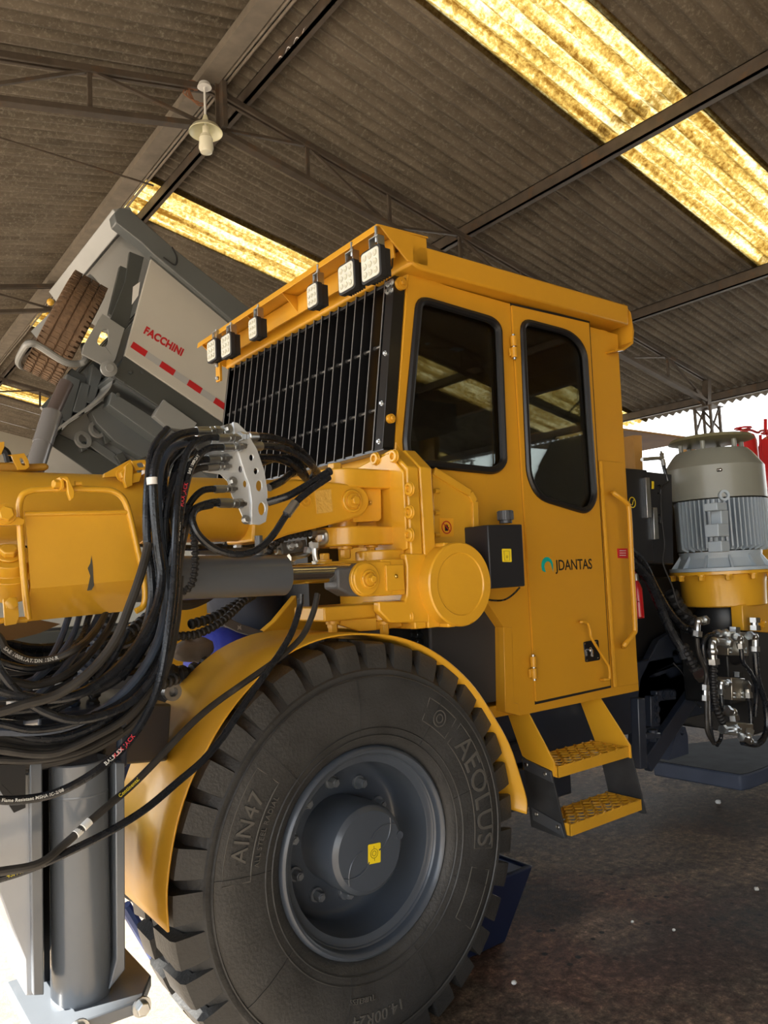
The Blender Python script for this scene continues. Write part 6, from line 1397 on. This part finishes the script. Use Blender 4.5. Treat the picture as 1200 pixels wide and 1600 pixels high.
mb = MB(); hp = [(131, 540, 8.0), (133, 562, 7.75), (122, 568, 7.75), (100, 565, 7.7), (60, 540, 7.7), (47, 537, 7.7), (40, 541, 7.8), (29, 562, 8.4), (33, 572, 8.6), (45, 575, 8.7)]
mb.tube(spline([P(a, b, Y=y) for a, b, y in hp], 5), .035, 10); part('tyre_hoop', mb, TGL, TRK, label='grey tube hoop round the spare tyre')
mb = MB(); mb.bar(P(152, 440, Y=8.3), P(60, 530, Y=8.8), .06, .22); part('tyre_carrier', mb, TGL, TRK)
mb = MB(); c = P(79, 472, Y=9.6); mb.ball(c, .045); mb.ball(P(75, 492, Y=9.5), .03); part('marker_lamp', mb, mat('amber_lens', (.7, .40, .05), .2), TRK)
# ================================================================ PERSON, SMALL THINGS ON THE FLOOR
PER = thing('person', 'person in navy shirt and blue trousers bent over behind the boom, working inside the rig', 'person', (1.35, 2.95, 0))
def skin_body(name, verts, edges, m, parent, sub=2):
    me = bpy.data.meshes.new(name); r = root_of(parent).location
    me.from_pydata([V(v[:3]) - r for v in verts], edges, []); o = bpy.data.objects.new(name, me); COL.objects.link(o); o.parent = parent
    sk = o.modifiers.new('s', 'SKIN'); 
    for i, v in enumerate(verts): me.skin_vertices[0].data[i].radius = (v[3], v[4] if len(v) > 4 else v[3])
    me.skin_vertices[0].data[0].use_root = True
    ss = o.modifiers.new('u', 'SUBSURF'); ss.levels = sub; ss.render_levels = sub
    sk.use_smooth_shade = True; me.materials.append(m); return o
hip = P(362, 990, Y=2.92); 
SKIN = mat('skin', (.33, .16, .10), .5)
def W(px, py, Y): p = P(px, py, Y=Y); return (p.x, p.y, p.z)
hx, hy, hz = hip
hd = V((hx + .52, hy + .30, hz + .02))
# the body itself (head, neck, hands, forearms) in one surface
sh = V((hx + .40, hy + .18, hz + .12))
vs = [(hx, hy + .04, hz, .03, .03), (hx + .20, hy + .12, hz + .10, .045, .045), (sh.x, sh.y, sh.z, .09, .07), (sh.x + .08, sh.y + .05, sh.z - .01, .055), (hd.x, hd.y, hd.z - .02, .085, .095), (hd.x + .07, hd.y + .04, hd.z - .07, .065, .07),
      (sh.x - .05, sh.y - .20, sh.z - .02, .045), (sh.x + .10, sh.y - .20, sh.z - .25, .042), (sh.x + .28, sh.y - .12, sh.z - .30, .030), (sh.x + .35, sh.y - .10, sh.z - .31, .034, .018),
      (sh.x + .10, sh.y + .22, sh.z - .02, .045), (sh.x + .20, sh.y + .22, sh.z - .26, .042), (sh.x + .34, sh.y + .15, sh.z - .30, .030), (sh.x + .41, sh.y + .13, sh.z - .31, .034, .018),
      (hx - .02, hy - .06, hz - .08, .03), (hx - .10, hy - .06, hz - .48, .05), (hx - .02, hy - .02, .10, .05), (hx + .10, hy, .045, .045, .03),
      (hx - .02, hy + .12, hz - .08, .03), (hx + .02, hy + .20, hz - .48, .05), (hx + .02, hy + .22, .10, .05), (hx + .14, hy + .22, .045, .045, .03)]
ed = [(0, 1), (1, 2), (2, 3), (3, 4), (4, 5), (2, 6), (6, 7), (7, 8), (8, 9), (2, 10), (10, 11), (11, 12), (12, 13), (0, 14), (14, 15), (15, 16), (16, 17), (0, 18), (18, 19), (19, 20), (20, 21)]
for base, s in ((9, -1), (13, 1)):
    b = V(vs[base][:3])
    for k in range(4):
        i = len(vs); y = b.y + (k - 1.5) * .017; L = (.055, .065, .06, .045)[k]
        vs += [(b.x + .03, y, b.z - .002, .0095), (b.x + .03 + L * .6, y, b.z - .012, .0085), (b.x + .03 + L, y, b.z - .035, .0075)]; ed += [(base, i), (i, i + 1), (i + 1, i + 2)]
    i = len(vs); vs += [(b.x + .005, b.y - s * -.035, b.z - .01, .010), (b.x + .035, b.y + s * .048, b.z - .025, .009)]; ed += [(base, i), (i, i + 1)]
skin_body('body', vs, ed, SKIN, PER)
# clothing
SHN = mat('navy_shirt', (.010, .014, .026), .8, var=.2, vs=9, bump=.4, bs=14); BLU = mat('blue_trousers', (.010, .022, .26), .7, var=.15, vs=10, bump=.5, bs=22)
tv = [(hx + .02, hy + .02, hz + .03, .20, .22), (hx + .09, hy + .03, hz + .08, .20, .22), (hx + .20, hy + .10, hz + .11, .165, .19), (sh.x, sh.y, sh.z, .17, .15), (sh.x - .05, sh.y - .20, sh.z - .02, .078), (sh.x + .04, sh.y - .21, sh.z - .15, .068), (sh.x + .10, sh.y + .22, sh.z - .02, .078), (sh.x + .16, sh.y + .22, sh.z - .16, .068)]
skin_body('shirt', tv, [(0, 1), (1, 2), (2, 3), (3, 4), (4, 5), (3, 6), (6, 7)], SHN, PER)
lv = [(hx + .04, hy + .03, hz - .02, .16, .18), (hx - .02, hy + .0, hz - .09, .20, .21), (hx - .03, hy - .08, hz - .20, .15), (hx - .10, hy - .06, hz - .48, .09), (hx - .03, hy - .02, .14, .07), (hx - .03, hy + .13, hz - .14, .15), (hx + .02, hy + .20, hz - .48, .09), (hx + .02, hy + .22, .14, .07)]
skin_body('trousers', lv, [(0, 1), (1, 2), (2, 3), (3, 4), (1, 5), (5, 6), (6, 7)], BLU, PER)
# waistband band
mb = MB(); mb.pY([(343, 955), (357, 965), (375, 974), (395, 981), (412, 986), (410, 999), (392, 994), (373, 988), (354, 979), (341, 969)], 2.645, 2.665)
wb = part('waistband', mb, mat('waistband_grey', (.09, .09, .095), .7), PER, .003, label='grey elastic waistband')
mb = MB(); c = P(374, 981, Y=2.643); mb.prism([c + V((x * .0011, 0, z * .0011)) for x, z in ((-8, -7), (0, -3), (8, -8), (5, 2), (7, 9), (0, 5), (-6, 9), (-5, 1))], (0, -.001, 0)); part('waistband_mark', mb, mat('mark_grey', (.3, .3, .3), .6), wb)
hh = []
for k in range(46):
    a = random.uniform(0, 2 * pi)
mb = MB(); mb.ball(hd + V((-.02, -.01, .03)), .105, (1, .95, .9), 20); part('hair', mb, mat('hair_dark', (.012, .009, .007), .7, bump=.6, bs=60), PER)
mb = MB()
for s in (-.04, .16): mb.obox((hx + .08, hy - .02 + (s > 0) * .22, .05), (1, 0, 0), (0, 1, 0), (0, 0, 1), .27, .10, .09)
part('work_boot', mb, BLKM, PER, .025)
# rag on the rig (grey fibrous bundle)
mb = MB(); c = P(302, 1016, Y=2.66); mb.ball(c, .055, (1.2, .7, 1.0), 28)
for v in mb.b.verts: v.co += (v.co - c).normalized() * .008 * (sin(v.co.x * 55) + sin(v.co.z * 71 + v.co.y * 40)) + V((random.uniform(-1, 1), 0, random.uniform(-1, 1))) * .0022
o = part('cleaning_rag', mb, mat('waste_cotton', (.13, .105, .085), .9), None); tag(rebase(o, c), 'brownish-grey wad of cleaning waste lying left of the blue trousers', 'rag')
# blue plastic tub behind the wheel
mb = MB(); x0, x1, y0, y1 = 2.20, 2.86, 2.62, 3.10
zt = .30
def ringr(x0, x1, y0, y1, z): return [(x0, y0, z), (x1, y0, z), (x1, y1, z), (x0, y1, z)]
a = P(834, 1352, Z=zt); b = P(800, 1500, Z=0)
x1 = a.x; y0 = a.y - .0
x0 = x1 - .75; y1 = y0 + .5
o8 = ringr(x0, x1, y0, y1, zt); i8 = ringr(x0 + .10, x1 - .14, y0 + .06, y1 - .06, 0)
vs_ = [mb.b.verts.new(p) for p in i8] + [mb.b.verts.new(p) for p in o8] + [mb.b.verts.new(p) for p in ringr(x0 + .03, x1 - .03, y0 + .03, y1 - .03, zt)] + [mb.b.verts.new(p) for p in ringr(x0 + .12, x1 - .15, y0 + .08, y1 - .08, .015)]
for k in range(4):
    j = (k + 1) % 4
    mb.b.faces.new((vs_[k], vs_[j], vs_[4 + j], vs_[4 + k])); mb.b.faces.new((vs_[4 + k], vs_[4 + j], vs_[8 + j], vs_[8 + k])); mb.b.faces.new((vs_[8 + k], vs_[8 + j], vs_[12 + j], vs_[12 + k]))
mb.b.faces.new(vs_[3::-1]); mb.b.faces.new(vs_[12:16])
tub = part('plastic_tub', mb, mat('navy_plastic', (.012, .020, .055), .35), None, .01); tag(rebase(tub, ((x0 + x1) / 2, (y0 + y1) / 2, 0)), 'dark blue plastic tub on the floor behind the big tyre', 'tub')
# pale stones / scraps lying on the floor
def stone(px, py, r, lb, m=WHT, g=None):
    c = P(px, py, Z=r * .7); mb = MB(); mb.ball(c, r, (1.2, 1, .75), 12)
    for v in mb.b.verts: v.co += V((random.uniform(-1, 1), random.uniform(-1, 1), random.uniform(-1, 1))) * r * .14
    o = part('floor_scrap', mb, m, None); tag(rebase(o, (c.x, c.y, 0)), lb, 'scrap', g)
stone(1122, 1253, .017, 'largest white scrap on the dark floor, in front of the blue-grey foot plate')
stone(803, 1535, .010, 'small white scrap on the floor right of the tyre bottom')
stone(1053, 1453, .007, 'small white scrap on the floor right of the reddish patch with painted sunlight'); stone(988, 1440, .007, 'tiny white scrap beside the reddish patch, left of another white scrap')
stone(1182, 1389, .011, 'small white scrap on the floor near the right edge')
